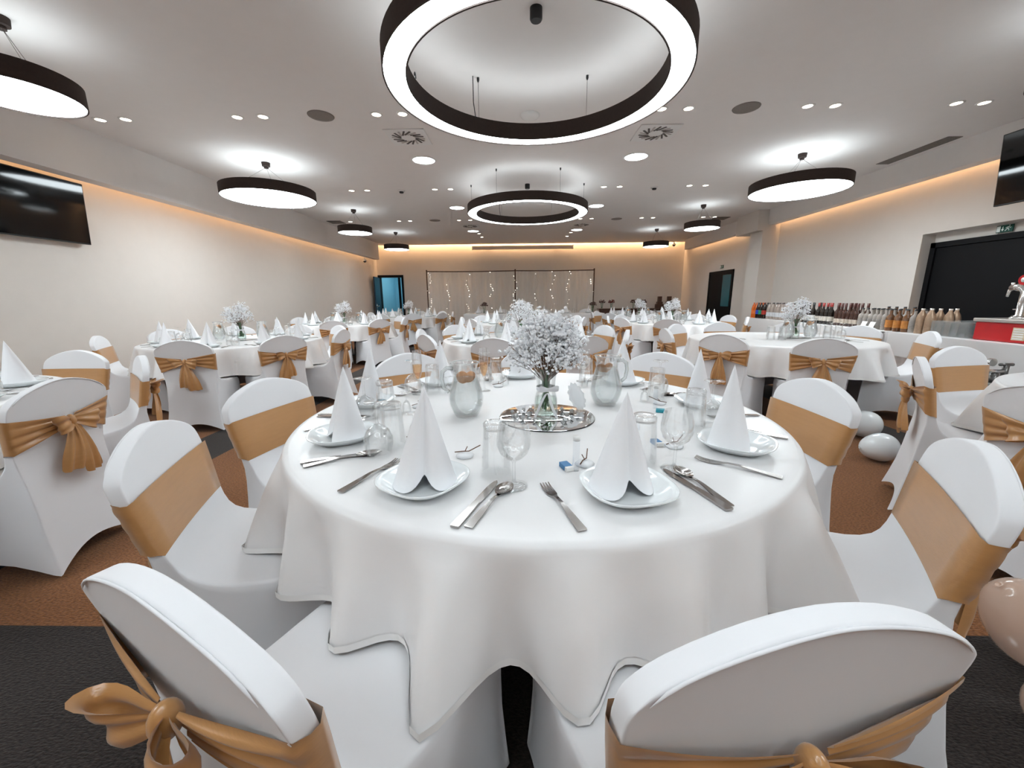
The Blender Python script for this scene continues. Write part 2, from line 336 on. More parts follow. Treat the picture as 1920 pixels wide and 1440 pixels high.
ring((0.11, -1.0, RZ), 'ring chandelier behind the viewer, like the two in front')
PR = 0.49
def pend_meshes(PR):
  global p_shade, p_dif, p_up, p_top, p_cab
  p_shade = MB().lathe([(PR-0.012, 0.13), (PR, 0.13), (PR, 0), (PR-0.008, 0), (PR-0.008, 0.13)], 64).mesh('lamp_shade', M_DARKSHADE, True, angle=40)
  p_dif = MB().disc(PR-0.009, 0.008, 64, up=False).mesh('diffuser', E_PEND)
  p_up = MB().disc(PR*0.82, 0.115, 48).mesh('uplight', E_PUP)
  p_top = MB().grid([[(r*math.cos(2*PI*j/64), r*math.sin(2*PI*j/64), 0.112) for j in range(64)] for r in (PR*0.6, PR-0.009)], cv=True).mesh('top_plate', M_DARKSHADE, False)
_h = CEIL-RZ; PSET = {}
p_can = MB().lathe([(0, _h-0.075), (0.028, _h-0.075), (0.028, _h-0.055), (0.05, _h-0.05), (0.055, _h), (0, _h)], 20).mesh('canopy', M_DARKSHADE, True, angle=40)
for _PR in (0.35, 0.60):
  pend_meshes(_PR); p_cab = []
  for k in range(3):
    a = R_(90+120*k+15)
    p_cab.append(MB().tube([(0.012*math.cos(a), 0.012*math.sin(a), _h-0.07), (_PR*0.7*math.cos(a), _PR*0.7*math.sin(a), 0.11)], 0.002, 5).mesh('cable', M_WIRE))
  PSET[_PR] = (p_shade, p_dif, p_up, p_top, p_cab)
def pendant(x, y, label, pr=0.35):
    p_shade, p_dif, p_up, p_top, p_cab = PSET[pr]
    t = thing('drum_pendant', label, 'pendant lamp', (x, y, RZ), 0, 'round drum pendants along the side walls')
    for n, m in (('lamp_shade', p_shade), ('diffuser', p_dif), ('uplight', p_up), ('top_plate', p_top), ('canopy', p_can)): ob(n, m, t)
    for m in p_cab: ob('cable', m, t)
ordn = {5.97: 'second', 8.93: 'third', 11.83: 'farthest'}
for y in (5.97, 8.93, 11.83):
    pendant(-3.57, y, 'round dark drum pendant with white diffuser, %s in the left row' % ordn[y], 0.6 if y < 6 else 0.35)
    pendant(3.84, y, 'round dark drum pendant with white diffuser, %s in the right row' % ordn[y], 0.6 if y < 6 else 0.35)
pendant(-3.53, 3.05, 'round drum pendant cut off by the left edge, nearest in the left row')
pendant(3.86, 3.03, 'round drum pendant cut off by the right edge, nearest in the right row')
pendant(-3.55, 0.1, 'drum pendant of the left row beside the viewer', 0.6)
pendant(3.85, 0.1, 'drum pendant of the right row beside the viewer', 0.6)
# downlights
dl_trim = MB().lathe([(0.045, -0.001), (0.046, -0.006), (0.064, -0.004), (0.066, 0.0)], 24).mesh('trim_ring', M_WPLAS)
dl_led = MB().disc(0.045, -0.002, 24, up=False).mesh('lamp', E_SPOT)
big_trim = MB().lathe([(0.15, -0.001), (0.152, -0.010), (0.172, -0.006), (0.175, 0.0)], 40).mesh('trim_ring', M_WPLAS)
big_led = MB().disc(0.15, -0.003, 40, up=False).mesh('lamp', E_ROUND)
rown = {4.58: 'nearest', 7.45: 'middle', 10.22: 'farthest'}
coln = {-3: 'leftmost', -2: 'second left', -1: 'third left', 1: 'third right', 2: 'second right', 3: 'rightmost'}
for y in (4.58, 7.45, 10.22):
    for k in ((-2, -1, 1, 2) if y == 7.45 else (-3, -2, -1, 1, 2, 3)):
        for s in (-1, 1):
            place(('downlight', [('trim_ring', dl_trim, []), ('lamp', dl_led, [])]), 'small warm recessed downlight, %s of the %s pair in the %s row' % ('left' if s < 0 else 'right', coln[k], rown[y]), 'downlight', (0.114+k*1.478+s*0.1375, y, CEIL), 0, 'small recessed downlights in pairs')
for x, y, nm in ((-1.22, 12.25, 'left nearer'), (-1.2, 12.9, 'left farther'), (1.48, 12.25, 'right nearer'), (1.45, 12.95, 'right farther')):
    place(('downlight', [('trim_ring', dl_trim, []), ('lamp', dl_led, [])]), 'single small downlight near the back wall, %s one' % nm, 'downlight', (x, y, CEIL), 0, 'small recessed downlights in pairs')
for y, nm in ((5.97, 'nearest'), (8.88, 'middle'), (11.8, 'farthest')):
    for x, s in ((-1.34, 'left'), (1.59, 'right')):
        place(('round_ceiling_light', [('trim_ring', big_trim, []), ('lamp', big_led, [])]), 'wide round flush ceiling light, %s one on the %s of the middle' % (nm, s), 'ceiling light', (x, y, CEIL), 0, 'wide round flush ceiling lights')
# ceiling speakers
sp_ring = MB().lathe([(0.115, -0.006), (0.128, -0.006), (0.132, 0.0)], 32).mesh('rim', M_GREY)
sp_gr = MB().disc(0.116, -0.005, 32, up=False).mesh('grille', M_GREY)
for x, y, nm in ((-2.09, 4.585, 'near left'), (2.32, 4.59, 'near right'), (-2.09, 10.2, 'far left'), (2.35, 10.3, 'far right')):
    place(('ceiling_speaker', [('rim', sp_ring, []), ('grille', sp_gr, [])]), 'round grey ceiling speaker, %s one' % nm, 'speaker', (x, y, CEIL), 0, 'round ceiling speakers')
# swirl vents
vp = MB().rbox(-0.235, 0.235, -0.235, 0.235, -0.012, 0, 0.004).mesh('vent_plate', M_WPLAS, False)
vs_ = []
M_SLOT = mat('vent_slot', (0.10, 0.09, 0.085), 0.8); M_VANE = mat('vent_vane', (0.45, 0.42, 0.40), 0.6)
for k in range(18):
    a = 2*PI*k/18; b = a+0.55; 
    c, s = math.cos(b), math.sin(b); cx, cy = 0.135*math.cos(a), 0.135*math.sin(a); l, w = 0.062, 0.011
    vs_.append(MB().add([(cx+c*i*l-s*j*w, cy+s*i*l+c*j*w, z) for z in (-0.0155, -0.011) for i, j in ((-1, -1), (1, -1), (1, 1), (-1, 1))], [(3, 2, 1, 0), (4, 5, 6, 7), (0, 1, 5, 4), (1, 2, 6, 5), (2, 3, 7, 6), (3, 0, 4, 7)]).mesh('vane', M_SLOT if k % 3 else M_VANE, False))
for x, y, nm in ((-1.33, 5.17, 'near left'), (1.59, 5.17, 'near right'), (-1.33, 11.0, 'far left'), (1.6, 11.0, 'far right')):
    t = thing('swirl_vent', 'square ceiling air vent with a swirl of slots, %s one' % nm, 'air vent', (x, y, CEIL), 0, 'square swirl air vents')
    ob('vent_plate', vp, t)
    for m in vs_: ob('vane', m, t)
for x, y, nm in ((-4.55, 10.25, 'left'), (4.9, 10.4, 'right')):
    t = thing('square_vent', 'dark square ceiling vent by the %s bulkhead' % nm, 'air vent', (x, y, CEIL), R_(45) if 0 else 0, 'dark square vents')
    ob('frame', MB().rbox(-0.17, 0.17, -0.17, 0.17, -0.01, 0, 0.003).mesh('frame', M_BLACK, False), t)
    for i in range(6): ob('slat', MB().box(-0.15, 0.15, -0.14+i*0.05, -0.115+i*0.05, -0.016, -0.01).mesh('slat', M_GREY, False), t)
t = thing('bulkhead_grille', 'long grey air grille in the ceiling by the right bulkhead', 'air vent', (5.32, 5.95, CEIL))
ob('frame', MB().rbox(-0.09, 0.09, -0.5, 0.5, -0.008, 0, 0.002).mesh('frame', M_GREY, False), t)
for i in range(5): ob('slat', MB().box(-0.075+i*0.033, -0.06+i*0.033, -0.48, 0.48, -0.014, -0.008).mesh('slat', M_GREY, False), t)
# detectors
det = ('smoke_detector', [('base', MB().lathe([(0.062, 0), (0.064, -0.012), (0.05, -0.02)], 24).mesh('base', M_WPLAS), []), ('sensor', MB().lathe([(0.036, -0.019), (0.036, -0.038), (0.03, -0.045), (0, -0.046)], 20).mesh('sensor', M_BLACK), [])])
for x, y, nm in ((-2.11, 7.5, 'left'), (2.35, 7.52, 'right')):
    place(det, 'small smoke detector on the ceiling, %s of the far ring chandelier' % nm, 'smoke detector', (x, y, CEIL), 0, 'small smoke detectors')
tag(ob('ceiling_dome', MB().lathe([(0.095, 0), (0.098, -0.012), (0.085, -0.03), (0.05, -0.04), (0, -0.042)], 32).mesh('ceiling_dome', M_WPLAS), None, (0.105, 4.65, CEIL)), 'white round dome on the ceiling seen inside the nearest ring chandelier', 'smoke detector')

# screens --------------------------------------------------------------------
def tv(label, loc, rot, w, h):
    t = thing('wall_television', label, 'television', loc); t.rotation_euler = rot
    ob('casing', MB().rbox(-w/2, w/2, 0.0, 0.05, -h/2, h/2, 0.006).mesh('casing', M_BLACK, False), t)
    ob('screen', MB().box(-w/2+0.012, w/2-0.012, -0.003, 0.002, -h/2+0.015, h/2-0.012).mesh('screen', M_TV, False), t)
    ob('wall_bracket', MB().box(-0.15, 0.15, 0.05, 0.10, -0.1, 0.1).mesh('wall_bracket', M_BLACK, False), t)
tv('black flat television high on the left wall', (-5.085, 4.19, 2.205), (R_(4), 0, R_(90)), 1.26, 0.67)
tv('black flat television cut off by the right edge above the dark door', (5.39, 4.28, 2.56), (R_(5), 0, R_(-90)), 1.36, 0.75)
# projector screen case, cameras, exit signs
t = thing('projector_screen', 'cream roller screen case along the top of the back wall', 'projector screen', (0.07, 14.57, 2.98))
ob('case', MB().rbox(-1.77, 1.77, -0.06, 0.06, -0.06, 0.06, 0.012).mesh('case', mat('screen_case', (0.80, 0.70, 0.60), 0.5), False), t)
for x in (-1.2, 1.2): ob('wall_bracket', MB().box(x-0.03, x+0.03, 0.055, 0.135, -0.03, 0.03).mesh('wall_bracket', M_WPLAS, False), t)
for s in (-1, 1): ob('end_cap', MB().rbox(s*1.77-0.012, s*1.77+0.012, -0.065, 0.065, -0.065, 0.065, 0.004).mesh('end_cap', M_WPLAS, False), t)
for loc, nm in (((-5.05, 13.2, 2.45), 'at the back end of the left wall'), ((5.35, 14.55, 3.0), 'in the back right corner')):
    t = thing('security_camera', 'small dark dome camera %s' % nm, 'camera', loc, 0, 'small security cameras')
    ob('mount', MB().tube([(0, 0, 0.02), (0, 0, 0.1)], 0.02, 10).mesh('mount', M_WPLAS), t)
    ob('dome', MB().ball((0, 0, 0), 0.05, 16, 10).mesh('dome', M_BLACK), t)
    ob('housing', MB().lathe([(0.055, 0.0), (0.06, 0.03), (0.03, 0.055)], 20).mesh('housing', M_WPLAS), t)
M_EXG = mat('exit_green', (0.0, 0.06, 0.04), 0.5); M_EXW = mat('exit_white', (0.8, 0.85, 0.82), 0.5)
def exit_sign(label, loc, s):
    t = thing('exit_sign', label, 'exit sign', loc, R_(-90), 'green exit signs'); t.scale = (s, s, s)
    ob('panel', MB().box(-0.09, 0.09, -0.006, 0.006, -0.045, 0.045).mesh('panel', M_EXG, False), t)
    ob('door_symbol', MB().box(-0.085, -0.045, -0.008, -0.006, -0.035, 0.035).mesh('door_symbol', M_EXW, False), t)
    a = MB().box(-0.024, -0.016, -0.008, -0.006, -0.005, 0.028).add([(-0.036, -0.008, -0.004), (-0.004, -0.008, -0.004), (-0.02, -0.008, -0.03)], [(0, 1, 2)])
    ob('arrow', a.mesh('arrow', M_EXW, False), t)
    rm = MB()
    for p in ([(0.045, 0.022), (0.035, 0.0), (0.02, -0.015), (0.01, -0.03)], [(0.035, 0.0), (0.05, -0.012), (0.05, -0.03)], [(0.045, 0.018), (0.025, 0.014), (0.015, 0.004)], [(0.045, 0.018), (0.06, 0.006), (0.072, 0.012)]):
        rm.tube([(x, -0.007, z) for x, z in p], 0.0045, 6)
    rm.ball((0.052, -0.007, 0.033), 0.007, 8, 6); ob('running_figure', rm.mesh('running_figure', M_EXW), t)
exit_sign('green exit sign above the black double door', (DX-0.02, 5.27, 2.0), 0.95)
exit_sign('small exit sign above the far right door', (XR-0.01, 11.9, 2.06), 1.0)

# backdrop ---------------------------------------------------------------------
t = thing('backdrop_stand', 'brown pole stand holding the sheer wedding backdrop', 'stand', (0, 14.25, 0))
BX = (-3.3, -0.19, 2.56)
for x in BX:
    ob('pole', MB().tube([(x, 0, 0.02), (x, 0, 2.19)], 0.02, 10).ball((x, 0, 2.2), 0.028, 10, 6).mesh('pole', M_WOOD), t)
    ob('foot', MB().box(x-0.15, x+0.15, -0.15, 0.15, 0, 0.02).mesh('foot', M_WOOD, False), t)
for a, b in ((0, 1), (1, 2)):
    ob('crossbar', MB().tube([(BX[a], 0, 2.17), ((BX[a]+BX[b])/2, 0, 2.155), (BX[b], 0, 2.17)], 0.016, 10).mesh('crossbar', M_WOOD), t)
M_SHEER = sheermat('sheer_curtain', (0.95, 0.92, 0.88), 0.72)
for a, b, nm in ((0, 1, 'left'), (1, 2, 'right')):
    x0, x1 = BX[a]+0.03, BX[b]-0.03; n = 170; rows = []
    for zi in range(9):
        z = 2.15-zi/8*2.12; row = []
        for i in range(n):
            u = i/(n-1); row.append((x0+(x1-x0)*u, -0.03-0.022*math.sin(u*46+math.sin(u*17)*2.2)*(0.6+0.4*zi/8)-0.012*math.sin(u*110), z-0.012*math.sin(u*PI)))
        rows.append(row)
    c = tag(ob('sheer_curtain', MB().grid(rows).mesh('sheer_curtain', M_SHEER), None, (0, 14.25, 0)), 'pleated sheer curtain, %s panel of the wedding backdrop' % nm, 'curtain', 'sheer backdrop curtains')
E_FAIRY = emat('fairy_bulb', (1.0, 0.93, 0.8), 3.0); E_FAIRY.cycles.emission_sampling = 'NONE'
for k, x in enumerate((-3.2, -2.55, -1.83, -1.05, -0.2, 0.55, 1.12, 1.66, 2.48)):
    t = thing('fairy_light_string', 'hanging string of tiny lights on the backdrop, %s from the left' % ('first second third fourth fifth sixth seventh eighth ninth'.split()[k]), 'fairy lights', (x, 14.16, 0), 0, 'fairy light strings on the backdrop')
    pts = [(0.06*math.sin(i*0.55+k), 0, 2.12-i*0.068) for i in range(28)]
    ob('wire', MB().tube(pts, 0.0012, 4).mesh('wire', M_WIRE), t)
    bl = MB()
    for i, p in enumerate(pts):
        if random.random() < 0.45: bl.ball((p[0]+random.uniform(-0.03, 0.03), p[1]-0.012, p[2]), random.uniform(0.007, 0.012), 6, 4)
    o = ob('bulbs', bl.mesh('bulbs', E_FAIRY), t); o['kind'] = 'stuff'
# ------------------------------------------------------------------ banquet chair (spandex cover, satin sash)
Z0 = 0.54
def interp(tab, x):
    for (a, va), (b, vb) in zip(tab, tab[1:]):
        if x <= b: return va+(vb-va)*max(0, (x-a)/(b-a))
    return tab[-1][1]
WV = [(0, 0.201), (0.2, 0.207), (0.45, 0.217), (0.7, 0.225), (0.88, 0.226), (0.97, 0.221), (1.0, 0.217)]
TOPZ, DROP, THK = 0.868, 0.065, 0.034
def ztop(t): return TOPZ-DROP*abs(t)**1.75-0.022*abs(t)**10
def yF(v): return -0.208-0.055*v
def yB(v): return yF(v)-THK
def chair_cover():
    T = (-1, -0.95, -0.82, -0.5, -0.25, 0, 0.25, 0.5, 0.82, 0.95, 1); V = (1.0, 0.97, 0.85, 0.6, 0.3, 0.0)
    def backrow(v, yfun): return [(t*interp(WV, v), yfun(v)+0.014*t*t, Z0+(ztop(t)-Z0)*v) for t in T]
    F = [backrow(v, yF) for v in V]
    for y, z, w in ((-0.172, 0.497, 0.204), (-0.115, 0.468, 0.214), (-0.02, 0.457, 0.226), (0.11, 0.456, 0.232), (0.20, 0.448, 0.228), (0.232, 0.415, 0.222)):
        F.append([(t*w, y, z-0.006*t*t) for t in T])
    F.append([(t*0.214, 0.232-0.012*(1-t*t), 0.22+0.0*t) for t in T])
    F.append([(t*0.232, 0.250-0.03*(1-t*t), 0.012+0.10*(1-abs(t)**1.7)) for t in T])
    B = [backrow(v, yB) for v in V]
    for y, z, w in ((-0.248, 0.42, 0.194), (-0.268, 0.20, 0.200)):
        B.append([(t*w, y+0.012*(1-t*t), z) for t in T])
    B.append([(t*0.232, -0.318+0.04*(1-t*t), 0.012+0.075*(1-abs(t)**1.7)) for t in T])
    mb = MB().grid(F); mb.grid(B, flip=True)
    K = 4; KS = (0, 0.12, 0.5, 0.88, 1.0)
    def L(a, b, s): return tuple(a[i]+(b[i]-a[i])*s for i in range(3))
    mb.grid([[L(F[0][j], B[0][j], KS[k]) for j in range(len(T))] for k in range(K+1)])
    for side in (0, -1):
        ff, bf = F[-1][side], B[-1][side]; rows = []
        G = [B[i][side] for i in range(6)]+[B[6][side], B[7][side], bf]
        for u in (0.3, 0.6, 0.82, 0.94): p = L(bf, ff, u); G.append((p[0]*0.985, p[1], 0.012+0.10*math.sin(PI*u)))
        G.append(ff)
        for i in range(len(F)):
            row = []
            for k in range(K+1):
                p = L(F[i][side], G[i], KS[k])
                if i >= 6: p = (p[0]*(1-0.05*math.sin(PI*KS[k])), p[1], p[2])
                row.append(p)
            rows.append(row)
        mb.grid(rows, flip=(side == 0))
    return mb.mesh('chair_cover', M_WHITE, True, sub=1)
def vz(z): return (z-Z0)/0.315
def sash_band(seed):
    rnd = random.Random(seed); A = 25; rows = []
    ST = []
    for i in range(15): ST.append(('r', -0.10-0.90*i/14))
    ST += [('s', k/3) for k in (1, 2)]
    for i in range(9): ST.append(('f', -0.985+1.97*i/8))
    ST += [('S', k/3) for k in (1, 2)]
    for i in range(15): ST.append(('r', 1.0-0.90*i/14))
    ph = rnd.uniform(0, 6)
    for kind, t in ST:
        row = []
        for a_ in range(A):
            a = a_/(A-1)
            if kind == 'f': zc, h = 0.655, 0.165
            elif kind in 'sS': zc, h = 0.655, 0.150
            else:
                q = min(1, abs(t)); zc, h = 0.668-0.010*q+0.006*math.sin(ph+t*2), 0.050+0.10*q**1.15
            z = zc+(a-0.5)*h; v = vz(z); w = interp(WV, v)+0.004
            if kind == 'f': x, y = t*w, yF(v)+0.006+0.012*t*t*0.6
            elif kind in 'sS':
                u = t if kind == 's' else 1-t
                x = (-1 if kind == 's' else 1)*(w+0.0045); y = yB(v)+0.004+(yF(v)+0.004-yB(v))*u+0.006
            else:
                q = min(1, abs(t)); fold = abs(math.sin(a*PI*3.5+ph))*1.5-0.75+math.sin(a*PI*8+ph*2+t)*0.3
                x, y = t*w, yB(v)-0.010-0.012*(1-q)+0.014*t*t-0.009*fold*(0.12+0.88*math.sin(PI*min(1, q*0.98))**0.8)
            row.append((x, y, z))
        rows.append(row)
    return MB().grid(rows).mesh('sash_band', M_GOLD, True)
def ribbon(path, widths, wdirs, curl, nw=9, ripple=0.0, ph=0.0):
    rows = []
    for i, p in enumerate(path):
        p = Vector(p); wd = Vector(wdirs[min(i, len(wdirs)-1)]).normalized()
        d = (Vector(path[min(i+1, len(path)-1)])-Vector(path[max(i-1, 0)])).normalized(); nrm = wd.cross(d).normalized()
        row = []
        for k in range(nw):
            u = k/(nw-1)*2-1
            row.append(tuple(p+wd*(u*widths[i]/2)+nrm*(curl*(u*u-0.4)*widths[i]+ripple*math.sin(u*7+ph+i*0.3)*widths[i])))
        rows.append(row)
    return MB().grid(rows)
KN = (0, yB(vz(0.67))-0.026, 0.670)
def bow_parts(seed):
    rnd = random.Random(seed); out = []
    kn = MB().ball((KN[0], KN[1]-0.002, KN[2]), 0.026, 12, 8, sc=(0.62, 0.8, 1.1)).mesh('knot', M_GOLD)
    out.append(('knot', kn))
    for s in (-1, 1):
        k = rnd.uniform(0.85, 1.2); dz = rnd.uniform(-0.02, 0.02)
        P = [(0, 0, 0), (s*0.018, -0.018, 0.003), (s*0.045*k, -0.040, 0.004+dz), (s*0.075*k, -0.047, 0.0+dz), (s*0.096*k, -0.034, -0.008+dz), (s*0.088*k, -0.014, -0.012+dz), (s*0.060*k, -0.006, -0.008), (s*0.028, -0.006, -0.002), (0, 0.002, 0)]
        P = [tuple(KN[i]+p[i] for i in range(3)) for p in P]
        W = [0.026, 0.046, 0.074, 0.092, 0.094, 0.088, 0.066, 0.044, 0.026]
        D = [(s*rnd.uniform(0.1, 0.5), rnd.uniform(-0.35, 0.05), 1)]
        out.append(('bow_loop', ribbon(P, W, D, 0.10, 9, 0.07, rnd.uniform(0, 6)).mesh('bow_loop', M_GOLD, True, sub=1)))
    for s in (-1, 1):
        x1 = s*rnd.uniform(0.02, 0.055); ln = rnd.uniform(0.19, 0.27)
        P = []; W = []
        for i in range(9):
            u = i/8; P.append((KN[0]+x1*u**0.8+s*0.006, KN[1]-0.010-0.018*math.sin(u*PI*0.8)-0.004*(s > 0)+0.012*u, KN[2]-0.015-ln*u)); W.append(0.03+0.075*min(1, u*1.5))
        out.append(('sash_tail', ribbon(P, W, [(1, 0.25*s, 0)], 0.06, 11, 0.10, rnd.uniform(0, 6)).mesh('sash_tail', M_GOLD, True, sub=1)))
    return out
COVER = chair_cover()
_pp = [(t*interp(WV, 1)*0.985, yB(1)+0.014*t*t-0.0008, ztop(t)-0.0045-0.003*abs(t)**8) for t in [-0.95+1.90*i/24 for i in range(25)]]
PIPING = MB().tube(_pp, [0.0004]+[0.0022]*23+[0.0004], 6).mesh('piping', M_WHITE)
SASH = [(sash_band(k), bow_parts(10+k)) for k in range(4)]
HOURS = {12: 'far', 1: 'far right', 2: 'right rear', 3: 'right', 4: 'right front', 5: 'near right', 6: 'near', 7: 'near left', 8: 'left front', 9: 'left', 10: 'left rear', 11: 'far left'}
def hour_names(angs):
    used = {}; out = []
    for a in angs:
        h = round(((90-a) % 360)/30) % 12 or 12
        cand = sorted(range(1, 13), key=lambda q: min((q-h) % 12, (h-q) % 12))
        for q in cand:
            if q not in used: used[q] = 1; out.append(HOURS[q]); break
    return out
NCH = 0
def chair(cx, cy, ang, rb, label, group, twist=0, var=None):
    global NCH
    a = R_(ang); dx, dy = math.cos(a), math.sin(a); r = rb-0.285
    t = thing('banquet_chair', label, 'chair', (cx+dx*r, cy+dy*r, 0), math.atan2(-dy, -dx)-PI/2+R_(twist), group)
    cv = ob('cover', COVER, t); ob('piping', PIPING, cv)
    bm_, parts = SASH[NCH % 4 if var is None else var]; NCH += 1
    s = ob('sash', bm_, t)
    for n, m in parts: ob(n, m, s)
    return t
# ------------------------------------------------------------------ round table and cloth
TZ = 0.75
def cloth_mesh(seed, R=0.90, drop=0.283, peaks=None):
    rnd = random.Random(seed); n = 288
    if peaks is None:
        peaks = []; a = rnd.uniform(0, 20)
        st = a
        while a < st+352: peaks.append((a, rnd.uniform(0.05, 0.11), rnd.uniform(4, 7))); a += rnd.uniform(14, 27)
    fine = [(rnd.uniform(0, 360), rnd.uniform(0.006, 0.016), rnd.uniform(1.6, 3.0)) for _ in range(34)]
    peaks = list(peaks)+fine
    def fold(th):
        f = 0.0
        for p, amp, wd in peaks:
            d = (th-p+180) % 360-180; f += amp*math.exp(-(d/wd)**2)
        return f
    fo = [fold(360*j/n) for j in range(n)]; rows = []
    for r, z in ((0.02, 0), (0.3, 0), (0.6, 0), (0.82, 0), (0.882, -0.0005), (0.896, -0.003), (0.902, -0.010), (0.905, -0.02)):
        rows.append([(r*R/0.9*math.cos(2*PI*j/n), r*R/0.9*math.sin(2*PI*j/n), TZ+z) for j in range(n)])
    for s in [k/12 for k in range(1, 13)]:
        row = []
        for j in range(n):
            a = 2*PI*j/n; g = s**0.8; rr = R+0.005+g*(-0.028+1.5*fo[j])
            zz = TZ-0.02-s*(drop-0.02)+0.018*g*(0.07-fo[j])*3
            row.append((rr*math.cos(a), rr*math.sin(a), zz))
        rows.append(row)
    hem = MB().grid([[(p[0]*1.002, p[1]*1.002, p[2]+dz) for p in rr] for rr, dz in ((rows[-1], 0.016), (rows[-1], -0.001))], cv=True)
    mb = MB().grid(rows, cv=True); mb.add(rows[0], [tuple(range(n))])
    return mb.mesh('tablecloth', M_CLOTH), hem.mesh('hem', M_HEM)
CL_MAIN = cloth_mesh(3, peaks=[(-118, 0.06, 4.5), (-103, 0.09, 5), (-87, 0.085, 4.5), (-73, 0.05, 5), (-62, 0.06, 4), (-46, 0.12, 6), (-24, 0.07, 5), (-133, 0.06, 5), (-150, 0.09, 5), (-170, 0.06, 5), (170, 0.08, 6), (150, 0.06, 5), (130, 0.08, 6), (108, 0.06, 5), (88, 0.08, 6), (66, 0.06, 5), (45, 0.08, 6), (22, 0.06, 5), (0, 0.08, 5)])
CL = [cloth_mesh(20+k) for k in range(4)]
T_TOP = MB().lathe([(0.02, 0.745), (0.885, 0.745), (0.893, 0.738), (0.893, 0.722), (0.885, 0.718), (0.02, 0.718)], 48).mesh('tabletop', M_WOOD)
T_LEG = []
for k in range(4):
    a = R_(45+90*k); T_LEG.append(MB().tube([(0.45*math.cos(a), 0.45*math.sin(a), 0.72), (0.42*math.cos(a), 0.42*math.sin(a), 0.0)], 0.018, 8).mesh('leg', M_BLACK))
def round_table(c, nm, rz=0, cl=None):
    t = thing('banquet_table', 'round folding table under the cloth of %s' % nm, 'table', (*c, 0), 0, 'round banquet tables')
    ob('tabletop', T_TOP, t)
    for m in T_LEG: ob('leg', m, t)
    cm, hm = cl or CL[int(abs(c[0]*7+c[1]*3)) % 4]
    k = thing('tablecloth', 'white cloth draped over %s' % nm, 'tablecloth', (*c, 0), rz, 'white round tablecloths'); ob('cloth', cm, k); ob('hem', hm, k)
# ------------------------------------------------------------------ tableware prototypes
PLATE = ('plate', [('plate', MB().lathe([(0.0, 0.004), (0.052, 0.004), (0.07, 0.007), (0.092, 0.022), (0.104, 0.029), (0.106, 0.028), (0.1055, 0.026), (0.096, 0.018), (0.075, 0.003), (0.055, 0.0), (0, 0.0)], 56, sq=2.6).mesh('plate', M_PORC), [])])
def napkin_mesh(seed):
    rnd = random.Random(seed); n = 60; rows = []; H = 0.238+rnd.uniform(-0.006, 0.008); ax, ay = rnd.uniform(-0.008, 0.008), 0.008
    cw = rnd.uniform(0.30, 0.42); asym = rnd.uniform(-0.12, 0.12)
    for i in range(15):
        s = i/14; row = []
        for j in range(n):
            ph = 2*PI*j/n; d = (ph+PI/2+PI) % (2*PI)-PI; d2 = (ph-PI/2+PI) % (2*PI)-PI
            rr = 0.074*(1+asym*math.sin(d))*(1-0.55*math.exp(-(d/cw)**2)-0.18*math.exp(-(d2/0.5)**2))
            rr *= (1-s)**0.96*0.985+0.015*(1-s)+0.003
            zb = 0.034*math.exp(-(d/(cw*0.9))**2)*(1-s)
            row.append((rr*math.cos(ph)*1.05+ax*s, rr*math.sin(ph)*0.92+ay*s, zb+(H-zb)*s))
        rows.append(row)
    mb = MB().grid(rows, cv=True); mb.add(rows[-1], [tuple(range(n))])
    return mb.mesh('napkin', M_NAP)
NAPS = [('cone_napkin', [('cone_napkin', napkin_mesh(k), [])]) for k in range(5)]
def strip(sec, th=0.0022, xo=0.0):
    rows = []
    for y, w, z in sec:
        x0, x1 = xo-w, xo+w; rows.append([(x0, y, z), (x1, y, z), (x1, y, z+th), (x0, y, z+th)])
    mb = MB().grid(rows, cv=True); mb.add(rows[0], [(3, 2, 1, 0)]); mb.add(rows[-1], [(0, 1, 2, 3)]); return mb
HAND = [(-0.10, 0.0095, 0.0012), (-0.097, 0.0105, 0.0012), (-0.05, 0.008, 0.004), (0.0, 0.0045, 0.008), (0.025, 0.0038, 0.007)]
fk = strip(HAND+[(0.04, 0.006, 0.004), (0.055, 0.0115, 0.0015), (0.07, 0.0125, 0.001)])
for k in range(4): 
    s = strip([(0.068, 0.0022, 0.001), (0.09, 0.002, 0.002), (0.108, 0.0012, 0.006)], 0.0018, -0.0103+k*0.00687); fk.add(s.v, s.f)
FORK = ('fork', [('fork', fk.mesh('fork', M_STEEL, True, angle=35), [])])
kf = strip([(-0.105, 0.009, 0.0008), (-0.10, 0.010, 0.0008), (-0.04, 0.0085, 0.0012), (0.0, 0.007, 0.0012)], 0.005)
kb = strip([(0.0, 0.0075, 0.002), (0.02, 0.0095, 0.002), (0.08, 0.0095, 0.002), (0.105, 0.006, 0.002), (0.115, 0.0015, 0.002)], 0.0015); kf.add(kb.v, kb.f)
KNIFE = ('knife', [('knife', kf.mesh('knife', M_STEEL, True, angle=35), [])])
sp = strip(HAND+[(0.035, 0.0038, 0.004), (0.045, 0.005, 0.0035)])
rows = []
for i in range(13):
    u = i/12; y = 0.04+0.066*u; w = 0.0205*math.sin(PI*min(1, max(0, u*0.93+0.045)))**0.6
    rows.append([(w*k/4, y, 0.0065-0.0075*(1-(k/4)**2)*math.sin(PI*u)+0.002) for k in range(-4, 5)])
sp.grid(rows); sp.grid([[(p[0], p[1], p[2]-0.0012) for p in r] for r in rows], flip=True)
SPOON = ('spoon', [('spoon', sp.mesh('spoon', M_STEEL, True, angle=50), [])])
def shell(prof, n=28, th=0.0022):
    """thin glass wall: outer profile plus the same profile moved inward"""
    inner = [(max(0.0005, r-th), z) for r, z in prof]
    return MB().lathe(prof, n).lathe(list(reversed(inner)), n)
